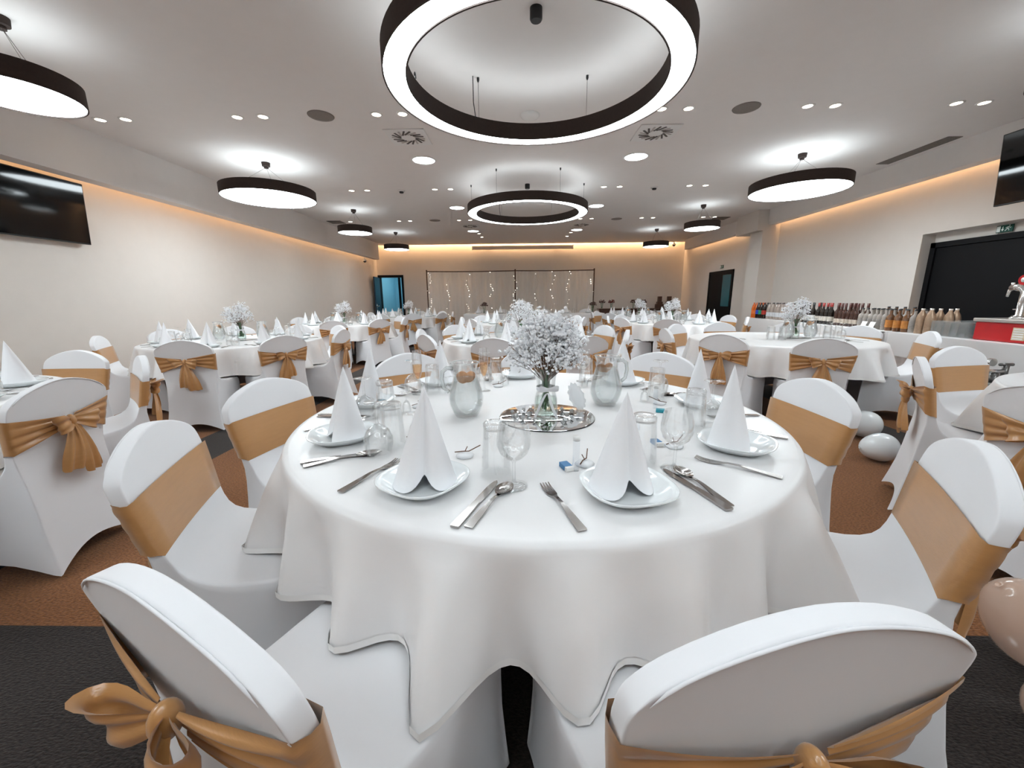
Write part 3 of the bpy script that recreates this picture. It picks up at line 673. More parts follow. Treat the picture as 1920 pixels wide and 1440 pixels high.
# tumbler standing upside down (base on top)
tb = shell([(0.0385, 0.0), (0.0375, 0.03), (0.0345, 0.09), (0.0325, 0.118)]); tb.lathe([(0.0005, 0.122), (0.030, 0.122), (0.0322, 0.126), (0.0325, 0.136), (0.030, 0.140), (0.022, 0.137), (0.0005, 0.136)], 28)
tb.lathe([(0.0325, 0.118), (0.0325, 0.136)], 28)
TUMBLER = ('tumbler', [('tumbler', tb.mesh('tumbler', M_GLASS), [])])
FOOT = [(0.0005, 0.0), (0.033, 0.0), (0.034, 0.002), (0.02, 0.005), (0.006, 0.011), (0.0042, 0.02), (0.004, 0.06), (0.007, 0.068)]
def goblet(H=1.0, inv=False, bowl=((0.02, 0.074), (0.034, 0.088), (0.0415, 0.108), (0.042, 0.125), (0.038, 0.15), (0.0345, 0.163))):
    mb = MB().lathe(FOOT, 28); o = shell([(0.007, 0.068)]+list(bowl), 28, 0.0016); mb.add(o.v, o.f)
    top = bowl[-1][1]
    mb.v = [(x, y, (top-z if inv else z)*H) for x, y, z in mb.v]; return mb.mesh('wine_glass', M_GLASS)
WINE = ('wine_glass', [('wine_glass', goblet(), [])]); WINE_INV = ('wine_glass', [('wine_glass', goblet(inv=True), [])])
sg = MB().lathe([(r*0.72, z*0.5) for r, z in FOOT], 20); o_ = shell([(0.005, 0.034), (0.012, 0.042), (0.017, 0.06), (0.0185, 0.085)], 20, 0.0014); sg.add(o_.v, o_.f); sg.v = [(x, y, 0.085-z) for x, y, z in sg.v]
SMALL_INV = ('liqueur_glass', [('liqueur_glass', sg.mesh('liqueur_glass', M_GLASS), [])])
fb = MB().lathe([(r*0.95, z) for r, z in FOOT], 24); o_ = shell([(0.006, 0.068), (0.012, 0.08), (0.0215, 0.11), (0.0245, 0.15), (0.0225, 0.195), (0.0205, 0.215)], 24, 0.0014); fb.add(o_.v, o_.f)
FLUTE = ('champagne_flute', [('glass', fb.mesh('glass', M_GLASS), []), ('wine', MB().lathe([(0.0005, 0.074), (0.0105, 0.082), (0.0195, 0.11), (0.0225, 0.145), (0.0005, 0.145)], 24).mesh('wine', M_GOLDWINE), [])])
# jug with water and lemon
JP = [(0.046, 0.004), (0.056, 0.02), (0.0665, 0.05), (0.0685, 0.075), (0.063, 0.105), (0.052, 0.14), (0.0455, 0.165), (0.0445, 0.19), (0.0495, 0.205), (0.053, 0.213)]
def jug_proto():
    n = 40; mb = MB()
    for off, rev in ((0, False), (0.003, True)):
        rows = []
        for r, z in (reversed(JP) if rev else JP):
            row = []
            for j in range(n):
                a = 2*PI*j/n; d = (a-PI+PI) % (2*PI)-PI; lip = 0.016*max(0, (z-0.17)/0.043)*math.exp(-(d/0.45)**2)
                fac = 1-0.02*max(0, 1-z/0.05)*(j % 4 < 2); row.append(((r*fac-off+lip)*math.cos(a), (r*fac-off)*math.sin(a), z+lip*0.3))
            rows.append(row)
        mb.grid(rows, cv=True)
    mb.lathe([(0.0005, 0.0), (0.044, 0.0), (0.046, 0.004)], n); mb.lathe([(0.0005, 0.012), (0.042, 0.012)], n)
    rm_ = MB().lathe([(0.0515+0.002*math.cos(a), 0.213+0.002*math.sin(a)) for a in [k*PI/4 for k in range(9)]], n)
    hd = MB().tube([(-0.046, 0, 0.19), (-0.07, 0, 0.193), (-0.088, 0, 0.178), (-0.092, 0, 0.15), (-0.086, 0, 0.115), (-0.066, 0, 0.098)], [0.008, 0.0085, 0.0085, 0.008, 0.0075, 0.008], 10)
    wt = MB().lathe([(0.0005, 0.0125)]+[(r-0.0045, max(z, 0.013)) for r, z in JP if z < 0.15]+[(0.046, 0.150), (0.0425, 0.163), (0.0005, 0.163)], n)
    ls = []
    for k, (x, y, rx, ry, rz) in enumerate(((-0.012, -0.018, 1.1, 0.3, 0.2), (0.016, -0.012, 0.8, -0.5, 1.0))):
        M = Matrix.Translation((x, y, 0.158)) @ Matrix.Rotation(rx, 4, 'X') @ Matrix.Rotation(ry, 4, 'Y')
        s = MB().lathe([(0.0005, 0.0025), (0.022, 0.0025), (0.0245, 0.001), (0.0245, -0.001), (0.022, -0.0025), (0.0005, -0.0025)], 20); s.v = [tuple(M @ Vector(v)) for v in s.v]; ls.append(s.mesh('citrus_slice', mat('citrus', (0.72, 0.36, 0.16), 0.5, var=0.25, vscale=90)))
    return ('water_jug', [('jug_body', mb.mesh('jug_body', M_JUG), []), ('rim', rm_.mesh('rim', M_RIM), []), ('handle', hd.mesh('handle', M_RIM), []), ('water', wt.mesh('water', M_WATER2), []), ('citrus_slice', ls[0], []), ('citrus_slice', ls[1], [])])
M_WATER2 = glassmat('jug_water', (0.96, 0.975, 0.975), 1.33, 0.05, milk=0.14, refr=0.15)
JUG = jug_proto()
# bouquet
def bouquet(seed, nfl, rfl, nbr):
    rnd = random.Random(seed); fl_ = MB(); br = MB(); st = MB()
    cz = 0.295; tips = []
    for i in range(nbr):
        a = rnd.uniform(0, 2*PI); e = rnd.uniform(-0.6, 1.0); rr = 0.15*rnd.uniform(0.72, 1.12)
        ce = math.sqrt(max(0, 1-e*e)); p = (rr*ce*math.cos(a), rr*ce*math.sin(a), cz+rr*e*0.85); tips.append(p)
        m_ = (p[0]*0.45, p[1]*0.45, 0.17+(p[2]-0.17)*0.42)
        br.tube([(p[0]*0.08, p[1]*0.08, 0.15), m_, p], 0.0011, 3, cap=False)
    for i in range(nfl):
        t = rnd.choice(tips); s = rnd.uniform(0.62, 1.03)
        q = (t[0]*s+rnd.gauss(0, 0.018), t[1]*s+rnd.gauss(0, 0.018), cz+(t[2]-cz)*s+rnd.gauss(0, 0.018))
        if q[2] < 0.185: continue
        fl_.ball(q, rfl*rnd.uniform(0.65, 1.25), 5, 3, sc=(1, 1, rnd.uniform(0.6, 1)))
    for i in range(14):
        a = 2*PI*i/14+rnd.uniform(-0.2, 0.2); r0, r1 = rnd.uniform(0.012, 0.030), rnd.uniform(0.012, 0.032)
        st.tube([(r0*math.cos(a+2.2), r0*math.sin(a+2.2), 0.025+rnd.uniform(0, 0.05)), (0, 0, 0.11+rnd.uniform(-0.01, 0.01)), (r1*math.cos(a), r1*math.sin(a), 0.2)], 0.0034, 5)
    for i in range(6):
        a = i*1.05+0.3; c, s = math.cos(a), math.sin(a)
        st.grid([[(c*r-s*w*u, s*r+c*w*u, z) for u in (-1, 0, 1)] for r, z, w in ((0.026, 0.03, 0.003), (0.020, 0.07, 0.006), (0.010, 0.11, 0.005), (0.018, 0.16, 0.006), (0.03, 0.2, 0.002))])
    big = []
    for k, (x, y, z) in enumerate(((0.03, -0.10, 0.36), (-0.055, 0.03, 0.40), (0.06, 0.07, 0.36))):
        mb = MB()
        for i in range(26):
            a = i*2.4; r = 0.004+0.0055*math.sqrt(i); h = 0.018-0.0006*i; w = 0.012
            c, s = math.cos(a), math.sin(a)
            mb.grid([[(x+c*r-s*u*w*wv, y+s*r+c*u*w*wv, z-0.012+h*lv+0.003*(1-u*u)) for u in (-1, 0, 1)] for lv, wv, in ((0, 0.5), (0.6, 1), (1.2, 0.8))])
        big.append(mb.mesh('blossom', M_FLOWER))
    return [('stems', st.mesh('stems', M_GREEN), []), ('twigs', br.mesh('twigs', M_TWIG), []), ('florets', fl_.mesh('florets', M_FLOWER), [])]+[('blossom', b, []) for b in big]
vp_ = [(0.041, 0.0), (0.045, 0.004), (0.047, 0.03), (0.043, 0.075), (0.0345, 0.11), (0.037, 0.15), (0.046, 0.185), (0.049, 0.192)]
vs2 = shell(vp_, 32, 0.003); vs2.lathe([(0.0005, 0.0), (0.036, 0.0)], 32); vs2.lathe([(0.0005, 0.012), (0.035, 0.012)], 32)
rb = MB(); 
for s in (-1, 1):
    o_ = ribbon([(0, -0.04, 0.115), (s*0.012, -0.05, 0.121), (s*0.03, -0.054, 0.128), (s*0.042, -0.05, 0.12), (s*0.03, -0.046, 0.11), (0, -0.041, 0.113)], [0.008, 0.012, 0.014, 0.014, 0.013, 0.008], [(0, -0.2, 1)], 0, 3); rb.add(o_.v, o_.f)
    o_ = ribbon([(0, -0.041, 0.112), (s*0.012-0.008, -0.046, 0.085), (s*0.026-0.012, -0.05, 0.045), (s*0.045-0.012, -0.058, 0.006)], [0.008, 0.011, 0.012, 0.012], [(1, 0.2, 0)], 0, 3); rb.add(o_.v, o_.f)
rb.lathe([(0.0365, 0.106), (0.0375, 0.113), (0.0365, 0.120)], 32)
vw = MB().lathe([(0.0005, 0.0125), (0.0405, 0.0125), (0.0432, 0.03), (0.039, 0.078), (0.0005, 0.078)], 32)
VASE = ('glass_vase', [('vase_body', vs2.mesh('vase_body', M_GLASS), []), ('water', vw.mesh('water', glassmat('vase_water', (0.88, 0.96, 0.92), 1.33)), []), ('ribbon_bow', rb.mesh('ribbon_bow', M_RIB, True, sub=1), [])])
BQ_BIG = ('flower_bouquet', bouquet(4, 3200, 0.0064, 110)); BQ_FAR = ('flower_bouquet', bouquet(9, 650, 0.0085, 60))
def put_bouquet(x, y, z, nm, big=False, sc=1.0, rz=0, bs=1.0):
    place(VASE, 'glass vase with white ribbon bow on %s' % nm, 'vase', (x, y, z), rz, 'glass flower vases', (sc,)*3 if sc != 1 else None)
    b = place(BQ_BIG if big else BQ_FAR, "bunch of white baby's breath in the vase on %s" % nm, 'flowers', (x, y, z), rz, "bunches of baby's breath", (bs, bs, bs*1.02) if bs != 1 else None)
    for c in b.children:
        if c.name.startswith(('florets', 'twigs', 'stems')): c['kind'] = 'stuff'
MIRROR = ('mirror_tray', [('mirror', MB().lathe([(0.0005, 0.0045), (0.148, 0.0045), (0.153, 0.0035)], 64).mesh('mirror', M_MIRROR), []), ('edge', MB().lathe([(0.153, 0.0036), (0.154, 0.0), (0.0005, 0.0)], 64).mesh('edge', M_BLACK), [])])
# ------------------------------------------------------------------ laying the tables
def setting(c, a, nm, hn, level, glasses='inv', plate=True, r=0.72, jit=1.0, nap=None, gl_small=True):
    """level 2: everything, 1: plate napkin glasses knife fork, 0: plate napkin two glasses"""
    th = R_(a); ux, uy = -math.cos(th), -math.sin(th); rx, ry = uy, -ux       # forward (to centre) and right of the sitter
    px, py = c[0]-ux*r, c[1]-uy*r; rz = math.atan2(uy, ux)-PI/2
    J = lambda s=0.008: random.uniform(-s, s)*jit
    def P(lx, ly): return (px+rx*lx+ux*ly, py+ry*lx+uy*ly, TZ+0.0006)
    at = '%s seat of %s' % (hn, nm)
    if plate:
        place(PLATE, 'white rounded square plate at the %s' % at, 'plate', P(0, 0), rz+J(0.1), 'white plates')
        k = random.randrange(5) if nap is None else nap[0]; q = P(J(), J()+(0.01 if nap is None else nap[1]))
        place(NAPS[k], 'white cone folded napkin at the %s' % at, 'napkin', (q[0], q[1], TZ+0.008), rz+J(0.9) if nap is None else nap[2], 'cone folded napkins')
    q = P(0.135+J(), 0.145+J()); place(TUMBLER, 'upturned glass tumbler at the %s' % at, 'tumbler', q, 0, 'upturned tumblers')
    q = P(0.20+J(), 0.095+J()); up = glasses == 'up'
    place(WINE if up else WINE_INV, '%s wine glass at the %s' % ('upright' if up else 'upturned', at), 'wine glass', q, 0, 'stemmed wine glasses')
    if level >= 1:
        place(FORK, 'steel fork at the %s' % at, 'fork', P(-0.165+J(), -0.02+J()), rz+J(0.12), 'forks')
        place(KNIFE, 'steel knife at the %s' % at, 'knife', P(0.165+J(), -0.02+J()), rz+J(0.1)+0.04, 'knives')
    if level >= 2:
        place(SPOON, 'steel spoon at the %s' % at, 'spoon', P(0.192+J(0.004), -0.015+J()), rz+J(0.08), 'spoons')
        if gl_small:
            q = P(0.095+J(), 0.215+J()); place(SMALL_INV, 'small upturned stemmed glass at the %s' % at, 'liqueur glass', q, 0, 'small upturned glasses')
MAIN = 'the foreground table'; C0 = (0.054, 1.555)
round_table(C0, MAIN, 0, CL_MAIN)
A0 = [-114, -76, -35, 4, 48, 88, 130, 176, 207]; H0 = ['near left', 'near right', 'right front', 'right', 'right rear', 'far', 'far left', 'left', 'left front']
S0 = [-114, -74.5, -34, 7, 47, 95, 133, 172, 207]
RB0 = [1.26, 1.225, 1.22, 1.19, 1.26, 1.18, 1.24, 1.20, 1.23]; TW0 = [0, -4, 3, -4, 0, 2, -2, -8, -6]
for i, a in enumerate(A0):
    chair(*C0, a, RB0[i], 'white chair with gold sash, %s seat of %s' % (H0[i], MAIN), 'chairs round the foreground table', twist=TW0[i], var=i % 4)
    up = i in (0, 1, 4)
    setting(C0, S0[i], MAIN, H0[i], 2, 'up' if up else 'inv', r=0.725, jit=1.0, gl_small=i not in (0, 1, 2), nap=(i % 5, 0.012, {0: 0.1, 1: 0.25, 2: 1.0, 8: -0.9}.get(i, R_(a+90)+random.uniform(-0.6, 0.6))))
NAMES = {}
def dining(c, nm, angs, level, sa=None, rb=1.2, plates=True, rz=0, bq=(0, 0), skipset=(), jugs=((-0.25, 0.05), (0.25, 0.1))):
    round_table(c, nm, rz); hn = hour_names(angs)
    for a, h in zip(angs, hn):
        chair(*c, a, rb+random.uniform(-0.02, 0.04), 'white chair with gold sash, %s seat of %s' % (h, nm), 'chairs round %s' % nm, twist=random.uniform(-5, 5))
    sa = sa or [angs[0]+40*k for k in range(9)]
    if plates:
        for a, h in zip(sa, hour_names(sa)):
            setting(c, a, nm, h, level)
    put_bouquet(c[0]+bq[0], c[1]+bq[1], TZ+0.006, nm, rz=random.uniform(0, 6))
    place(MIRROR, 'round mirror tray under the vase on %s' % nm, 'mirror', (c[0]+bq[0], c[1]+bq[1], TZ+0.0006), 0, 'round mirror trays')
    for k, (jx, jy) in enumerate(jugs):
        place(JUG, 'glass water jug %s of the flowers on %s' % ('left' if jx < bq[0] else 'right', nm), 'jug', (c[0]+jx, c[1]+jy, TZ+0.0006), random.uniform(0, 6), 'glass water jugs')
dining((-3.26, 1.54), 'the left edge table', [8, 47, 87, -31], 1, sa=[14, 50, -25, 88])
dining((-3.36, 4.60), 'the second left table', [-74, -36, 5, 46, 86, 126, 164, -150], 1, bq=(0.02, 0.05), sa=[-114, -74, -34, 6, 46, 86, 126, 166, -154])
dining((-3.55, 7.95), 'the third left table', [-76, -36, 4, 44, 84, 124, 164, -156], 0)
dining((-3.15, 11.2), 'the farthest left table', [-70, -30, 10, 50, 90, 130, 170, -150, -110], 0)
dining((0.0, 4.64), 'the table behind the foreground one', [-101, -58, -16, 24, 62, 102, 140, 180, -141], 1, bq=(0.0, 0.0))
dining((0.05, 7.85), 'the third middle table', [-100, -60, -20, 20, 60, 100, 140, 180, -140], 0)
dining((2.85, 4.42), 'the bare right table', [-145, -106, -26, 14, 53, 93, 134, 176], 0, plates=False, bq=(0.25, 0.12), jugs=((0.1, 0.02), (0.42, 0.12)))
dining((2.87, 7.6), 'the third right table', [-114, -28, 12, 47, 87, 127, 167, -153], 0)
dining((3.0, 10.2), 'the farthest right table', [-100, -60, -20, 20, 60, 100, 140, 180, -140], 0)
dining((3.2, 1.5), 'the right edge table', [102, 143, 182, 62], 0, sa=[110, 150])
# ------------------------------------------------------------------ centrepiece and small things on the foreground table
MX, MY = 0.10, 1.475
place(MIRROR, 'round mirror tray under the vase on the foreground table', 'mirror', (MX, MY, TZ+0.0006), 0, 'round mirror trays', (1.2, 1.2, 1.0))
put_bouquet(MX-0.005, MY-0.01, TZ+0.0055, 'the foreground table', True, 1.0, 0.15, 0.9)
place(JUG, 'glass water jug with citrus slices left of the vase on the foreground table', 'jug', (-0.215, 1.495, TZ+0.0006), R_(8), 'glass water jugs')
place(JUG, 'glass water jug with citrus slices right of the vase on the foreground table', 'jug', (0.365, 1.66, TZ+0.0006), R_(190), 'glass water jugs')
place(FLUTE, 'champagne flute half full of gold wine at the far left of the foreground table', 'champagne flute', (-0.50, 1.86, TZ+0.0006), 0, 'champagne flutes')
place(FLUTE, 'champagne flute half full of gold wine behind the left water jug', 'champagne flute', (-0.185, 1.93, TZ+0.0006), 0, 'champagne flutes')
# crystal beads on the mirror
rnd = random.Random(5)
def crystal(s):
    vs = [(0, 0, s), (0, 0, -s)]+[(s*0.9*math.cos(k*PI/3), s*0.9*math.sin(k*PI/3), 0.25*s*(1 if k % 2 else -1)) for k in range(6)]
    return MB().add(vs, [(0, 2+k, 2+(k+1) % 6) for k in range(6)]+[(1, 2+(k+1) % 6, 2+k) for k in range(6)]).mesh('crystal_bead', M_GLASSC, False)
M_GLASSC = mat('crystal', (0.95, 0.97, 0.98), 0.02, trans=0.5, ior=1.5, spec=0.8)
cr = [crystal(0.010), crystal(0.013)]
CP = [(-0.135, 0.02), (-0.12, -0.03), (-0.09, 0.05), (-0.095, -0.06), (-0.06, 0.075), (-0.07, -0.005), (-0.05, -0.085), (0.06, -0.09), (0.09, -0.055), (0.075, -0.02), (0.12, -0.02), (0.10, 0.03), (0.05, -0.12), (-0.02, -0.11), (-0.11, 0.015), (0.065, 0.05)]
side = lambda x, y: ('left' if x < 0 else 'right')
for k, (x, y) in enumerate(CP):
    tag(ob('crystal_bead', cr[k % 2], None, (MX+x, MY+y, TZ+0.0155), (rnd.uniform(0, 1), rnd.uniform(0, 1), rnd.uniform(0, 3))), 'clear crystal bead on the %s half of the foreground mirror tray' % side(x, y), 'crystal bead', 'crystal beads on the %s of the mirror' % side(x, y))
# lacy translucent ornament leaning behind the vase
n = 40; rows = []
for rr in (0.0, 0.4, 0.7, 0.9, 1.0):
    rows.append([((0.030+0.003*math.cos(12*2*PI*j/n)*(rr > 0.95))*rr*math.cos(2*PI*j/n), 0.003*math.sin(rr*9), (0.058+0.004*math.cos(12*2*PI*j/n)*(rr > 0.95))*rr*math.sin(2*PI*j/n)) for j in range(n)])
lo = MB().grid(rows, cv=True); lo.grid([[(p[0], p[1]+0.003, p[2]) for p in r] for r in rows], cv=True, flip=True)
tag(ob('lace_ornament', lo.mesh('lace_ornament', sheermat('lace_white', (0.9, 0.92, 0.94), 0.55)), None, (MX+0.125, MY+0.07, TZ+0.064), (R_(-12), R_(-22), R_(10))), 'translucent scalloped lace ornament leaning behind the ribboned vase', 'ornament')
# guest favours
M_BLUE = mat('favour_blue', (0.05, 0.20, 0.42), 0.4); M_TEAL = mat('favour_teal', (0.03, 0.33, 0.42), 0.4)
def favour(x, y, rz, m, label):
    t = thing('favour_box', label, 'favour box', (x, y, TZ+0.0006), rz, 'little blue favour boxes')
    ob('box_body', MB().rbox(-0.012, 0.012, -0.022, 0.012, 0, 0.013, 0.0015).mesh('box_body', m, False), t); ob('white_end', MB().rbox(-0.0115, 0.0115, 0.012, 0.022, 0.0005, 0.0125, 0.001).mesh('white_end', M_WPLAS, False), t)
favour(0.122, 0.995, R_(200), M_BLUE, 'little blue box with white end beside the clear bubble tube')
favour(0.565, 1.535, R_(250), M_TEAL, 'little teal box in front of the right rear tumbler')
favour(0.425, 1.175, R_(190), M_BLUE, 'little blue box behind the near right wine glass')
def bubble(x, y, label):
    t = thing('bubble_tube', label, 'bubble tube', (x, y, TZ+0.0006), 0, 'clear bubble tubes')
    ob('tube', MB().lathe([(0.0005, 0), (0.0095, 0), (0.0095, 0.085), (0.0085, 0.087)], 16).mesh('tube', glassmat('clear_plastic', (0.95, 0.96, 0.97), 1.35)), t)
    ob('cap', MB().lathe([(0.0005, 0.096), (0.008, 0.096), (0.0092, 0.092), (0.0092, 0.084), (0.0005, 0.084)], 16).mesh('cap', M_WPLAS), t)
bubble(0.146, 0.985, 'clear bubble tube with white cap left of the near right napkin'); bubble(0.56, 1.60, 'clear bubble tube in front of the right rear glasses')
def rosette(x, y, label, rz=0):
    t = thing('twig_favour', label, 'favour', (x, y, TZ+0.0006), rz, 'white favours tied with twigs')
    ob('wrapper', MB().lathe([(0.0005, 0), (0.022, 0.0), (0.026, 0.004), (0.02, 0.010), (0.0005, 0.012)], 18, sq=2.6).mesh('wrapper', mat('favour_white', (0.85, 0.86, 0.88), 0.4)), t)
    ob('twig', MB().tube([(-0.03, 0, 0.013), (-0.005, 0.004, 0.014), (0.012, 0.0, 0.016), (0.045, 0.012, 0.03)], 0.0016, 5).tube([(0.0, 0, 0.015), (0.006, 0.012, 0.026)], 0.0014, 5).mesh('twig', M_TWIG), t)
rosette(-0.165, 1.08, 'white favour with brown twig behind the near left napkin'); rosette(0.175, 1.02, 'white favour hidden beside the near right napkin', 1.0)
rosette(-0.33, 1.13, 'white favour with twig between the left front and near left tumblers', 2.0); rosette(0.47, 1.155, 'white favour beside the blue box at the right front seat', 0.4)
rosette(0.60, 1.66, 'white favour with twig at the right seat', 2.4); rosette(-0.12, 2.02, 'white favour with twig in front of the far plate', 0.2); rosette(-0.44, 1.62, 'white favour with twig at the left seat of the foreground table', 0.7)

# cluster of glasses on the bare right table
for k, (x, y) in enumerate(((-0.16, -0.12), (-0.07, -0.16), (-0.11, -0.02), (0.0, -0.07), (0.50, -0.03), (0.56, 0.06), (0.62, -0.02), (0.52, 0.16))):
    place(TUMBLER, 'glass tumbler %s in the cluster %s of the flowers on the bare right table' % (('first', 'second', 'third', 'fourth')[k % 4], 'left' if k < 4 else 'right'), 'tumbler', (2.85+x, 4.42+y, TZ+0.0006), 0, 'glass cluster on the bare right table')
for k, (x, y) in enumerate(((0.64, 0.12), (0.70, 0.03))):
    place(WINE_INV, 'upturned wine glass %s of two at the right of the bare table cluster' % ('nearer', 'farther')[k], 'wine glass', (2.85+x, 4.42+y, TZ+0.0006), 0, 'glass cluster on the bare right table')
for k, (x, y, a) in enumerate(((-0.45, 0.0, 0.4), (0.45, -0.42, 1.4), (0.62, -0.28, 1.2))):
    place(SPOON, 'loose steel spoon on the bare right table, %s one' % ('left', 'front', 'right')[k], 'spoon', (2.85+x, 4.42+y, TZ+0.0006), a, 'spoons')

# ------------------------------------------------------------------ drinks buffet along the right wall
BU0 = Vector((4.22, 3.0, 0)); BD = Vector((0.10, 0.995, 0)).normalized(); BN = Vector((BD.y, -BD.x, 0)); BRZ = math.atan2(BD.y, BD.x)-PI/2
def bp(u, w, z=0.0): p = BU0+BD*u+BN*w; return (p.x, p.y, z)
BTZ = 0.78
def long_table(loc, rz, ln, dp, label, cl_label, skirt=True, seed=0, top=BTZ):
    t = thing('trestle_table', label, 'table', loc, rz, 'long trestle tables')
    ob('tabletop', MB().box(0.02, dp-0.02, 0.02, ln-0.02, top-0.035, top-0.006).mesh('tabletop', M_WOOD, False), t)
    for x in (0.08, dp-0.08):
        for y in (0.1, ln-0.1): ob('leg', MB().tube([(x, y, 0), (x, y, top-0.035)], 0.018, 8).mesh('leg', M_BLACK), t)
    rnd = random.Random(seed); k = thing('tablecloth', cl_label, 'tablecloth', loc, rz, 'long white tablecloths')
    # perimeter path
    per = []; N_ = 60; M_ = 24
    for i in range(N_): per.append((0, ln*i/N_, -1, 0))
    for i in range(M_): per.append((dp*i/M_, ln, 0, 1))
    for i in range(N_): per.append((dp, ln*(1-i/N_), 1, 0))
    for i in range(M_): per.append((dp*(1-i/M_), 0, 0, -1))
    wv = [0.5+0.5*math.sin(i*0.9+1.3*math.sin(i*0.37+seed)) for i in range(len(per))]
    rows = [[(p[0], p[1], top) for p in per], [(p[0]+p[2]*0.004, p[1]+p[3]*0.004, top-0.006) for p in per]]
    for s in (0.08, 0.3, 0.6, 1.0):
        rows.append([(p[0]+p[2]*(0.006+0.035*s*wv[i]), p[1]+p[3]*(0.006+0.02*s*wv[i]), top-0.006-s*(top-0.03)) for i, p in enumerate(per)])
    mb = MB().grid(rows, cv=True); mb.add(rows[0], [tuple(range(len(per)))]); ob('cloth', mb.mesh('cloth', M_CLOTH, True, angle=50), k)
    # overlay runner with a straight fall
    rn = MB().box(-0.045, dp-0.1, 0.02, ln-0.02, top, top+0.002).box(-0.047, -0.045, 0.02, ln-0.02, top-0.26, top+0.002)
    ob('overlay', rn.mesh('overlay', M_CLOTH, False), k)
for k, nm in enumerate(('nearest', 'middle', 'farthest')):
    long_table(bp(k*1.87, 0), BRZ, 1.80, 0.78, 'trestle table hidden under the %s drinks cloth' % nm, 'white cloth on the %s section of the drinks buffet' % nm, seed=k)
def bottle(name, prof, body, capm, capr, label, lz, n=16):
    top = prof[-1][1]; parts = [('body', MB().lathe([(0.0005, 0)]+prof+[(0.0005, top)], n).mesh('body', body, True, angle=60), [])]
    parts.append(('cap', MB().lathe([(capr, top-0.045 if capr > 0.0135 and name == 'wine_bottle' else top-0.004), (capr, top+0.012), (0.0005, top+0.012)], 12).mesh('cap', capm), []))
    if label:
        r = interp([(z, r) for r, z in prof], sum(lz)/2)+0.0012
        parts.append(('label', MB().lathe([(r, lz[0]), (r, lz[1])], n).mesh('label', label, True), []))
    return (name, parts)
SODA = [(0.040, 0.0), (0.043, 0.02), (0.043, 0.17), (0.040, 0.20), (0.026, 0.255), (0.014, 0.28), (0.0135, 0.295)]
WINEB = [(0.036, 0.0), (0.038, 0.01), (0.038, 0.18), (0.034, 0.205), (0.016, 0.235), (0.0145, 0.30), (0.0155, 0.31)]
SPIR = [(0.040, 0.0), (0.042, 0.01), (0.042, 0.16), (0.036, 0.178), (0.015, 0.20), (0.0145, 0.25)]
GOLDB = [(0.043, 0.0), (0.045, 0.015), (0.045, 0.17), (0.036, 0.21), (0.018, 0.245), (0.015, 0.265)]
LB = lambda n, c: mat('label_'+n, c, 0.5, var=0.35, vscale=45)
M_AMB = mat('amber_spirit', (0.16, 0.07, 0.03), 0.1, coat=0.5); M_CLR = mat('clear_spirit', (0.33, 0.29, 0.26), 0.1, coat=0.5)
M_DKB = mat('dark_wine_glass', (0.012, 0.008, 0.006), 0.1, coat=0.5); M_COLA = mat('cola_brown', (0.015, 0.006, 0.004), 0.12); M_REDCAP = mat('red_capsule', (0.25, 0.02, 0.015), 0.4)
M_GBOT = mat('gold_foil_bottle', (0.42, 0.29, 0.20), 0.35, metal=0.55, var=0.2, vscale=60)
PB = {
 'orange': bottle('soda_bottle', SODA, mat('orange_soda', (0.62, 0.12, 0.015), 0.15), mat('orange_cap', (0.55, 0.1, 0.02), 0.4), 0.0145, LB('orange', (0.7, 0.16, 0.02)), (0.08, 0.15)),
 'blue': bottle('soda_bottle', SODA, M_COLA, M_BLACK, 0.0145, LB('blue', (0.02, 0.06, 0.45)), (0.08, 0.16)),
 'green': bottle('soda_bottle', SODA, M_COLA, M_BLACK, 0.0145, LB('green', (0.01, 0.25, 0.13)), (0.08, 0.16)),
 'red': bottle('soda_bottle', SODA, M_COLA, M_REDCAP, 0.0145, LB('red', (0.4, 0.03, 0.02)), (0.08, 0.16)),
 'mixer': bottle('soda_bottle', SODA, mat('pale_soda', (0.36, 0.29, 0.25), 0.12, coat=0.4), M_BLACK, 0.0145, LB('white', (0.6, 0.6, 0.62)), (0.05, 0.13)),
 'redcap': bottle('wine_bottle', WINEB, M_DKB, M_REDCAP, 0.0165, LB('cream', (0.55, 0.5, 0.44)), (0.05, 0.12)),
 'black': bottle('wine_bottle', WINEB, M_DKB, M_BLACK, 0.0165, LB('pale', (0.62, 0.6, 0.57)), (0.04, 0.13)),
 'brown': bottle('wine_bottle', WINEB, mat('brown_wine_glass', (0.05, 0.018, 0.012), 0.1, coat=0.5), mat('brown_capsule', (0.09, 0.03, 0.025), 0.4), 0.0165, LB('tan', (0.5, 0.42, 0.35)), (0.04, 0.1)),
 'spirit': bottle('spirit_bottle', SPIR, M_CLR, M_BLACK, 0.0155, LB('grey', (0.3, 0.27, 0.25)), (0.05, 0.13)),
 'amber': bottle('spirit_bottle', SPIR, M_AMB, M_BLACK, 0.0155, LB('ochre', (0.55, 0.22, 0.05)), (0.04, 0.13)),
 'gold': bottle('gold_bottle', GOLDB, M_GBOT, mat('gold_cap', (0.75, 0.70, 0.65), 0.3, metal=0.5), 0.017, None, None)}
DESC = {'orange': 'orange soda bottle', 'blue': 'dark soda bottle with blue label', 'green': 'dark soda bottle with green label', 'red': 'dark soda bottle with red label', 'mixer': 'pale soda bottle with black cap', 'redcap': 'dark wine bottle with red capsule', 'black': 'slim wine bottle with white label', 'brown': 'brown wine bottle with tan label', 'spirit': 'clear spirit bottle with grey label', 'amber': 'amber spirit bottle with ochre label', 'gold': 'gold foil bottle'}
ORD = 'first second third fourth fifth sixth seventh eighth ninth'.split()
SEEN = {}
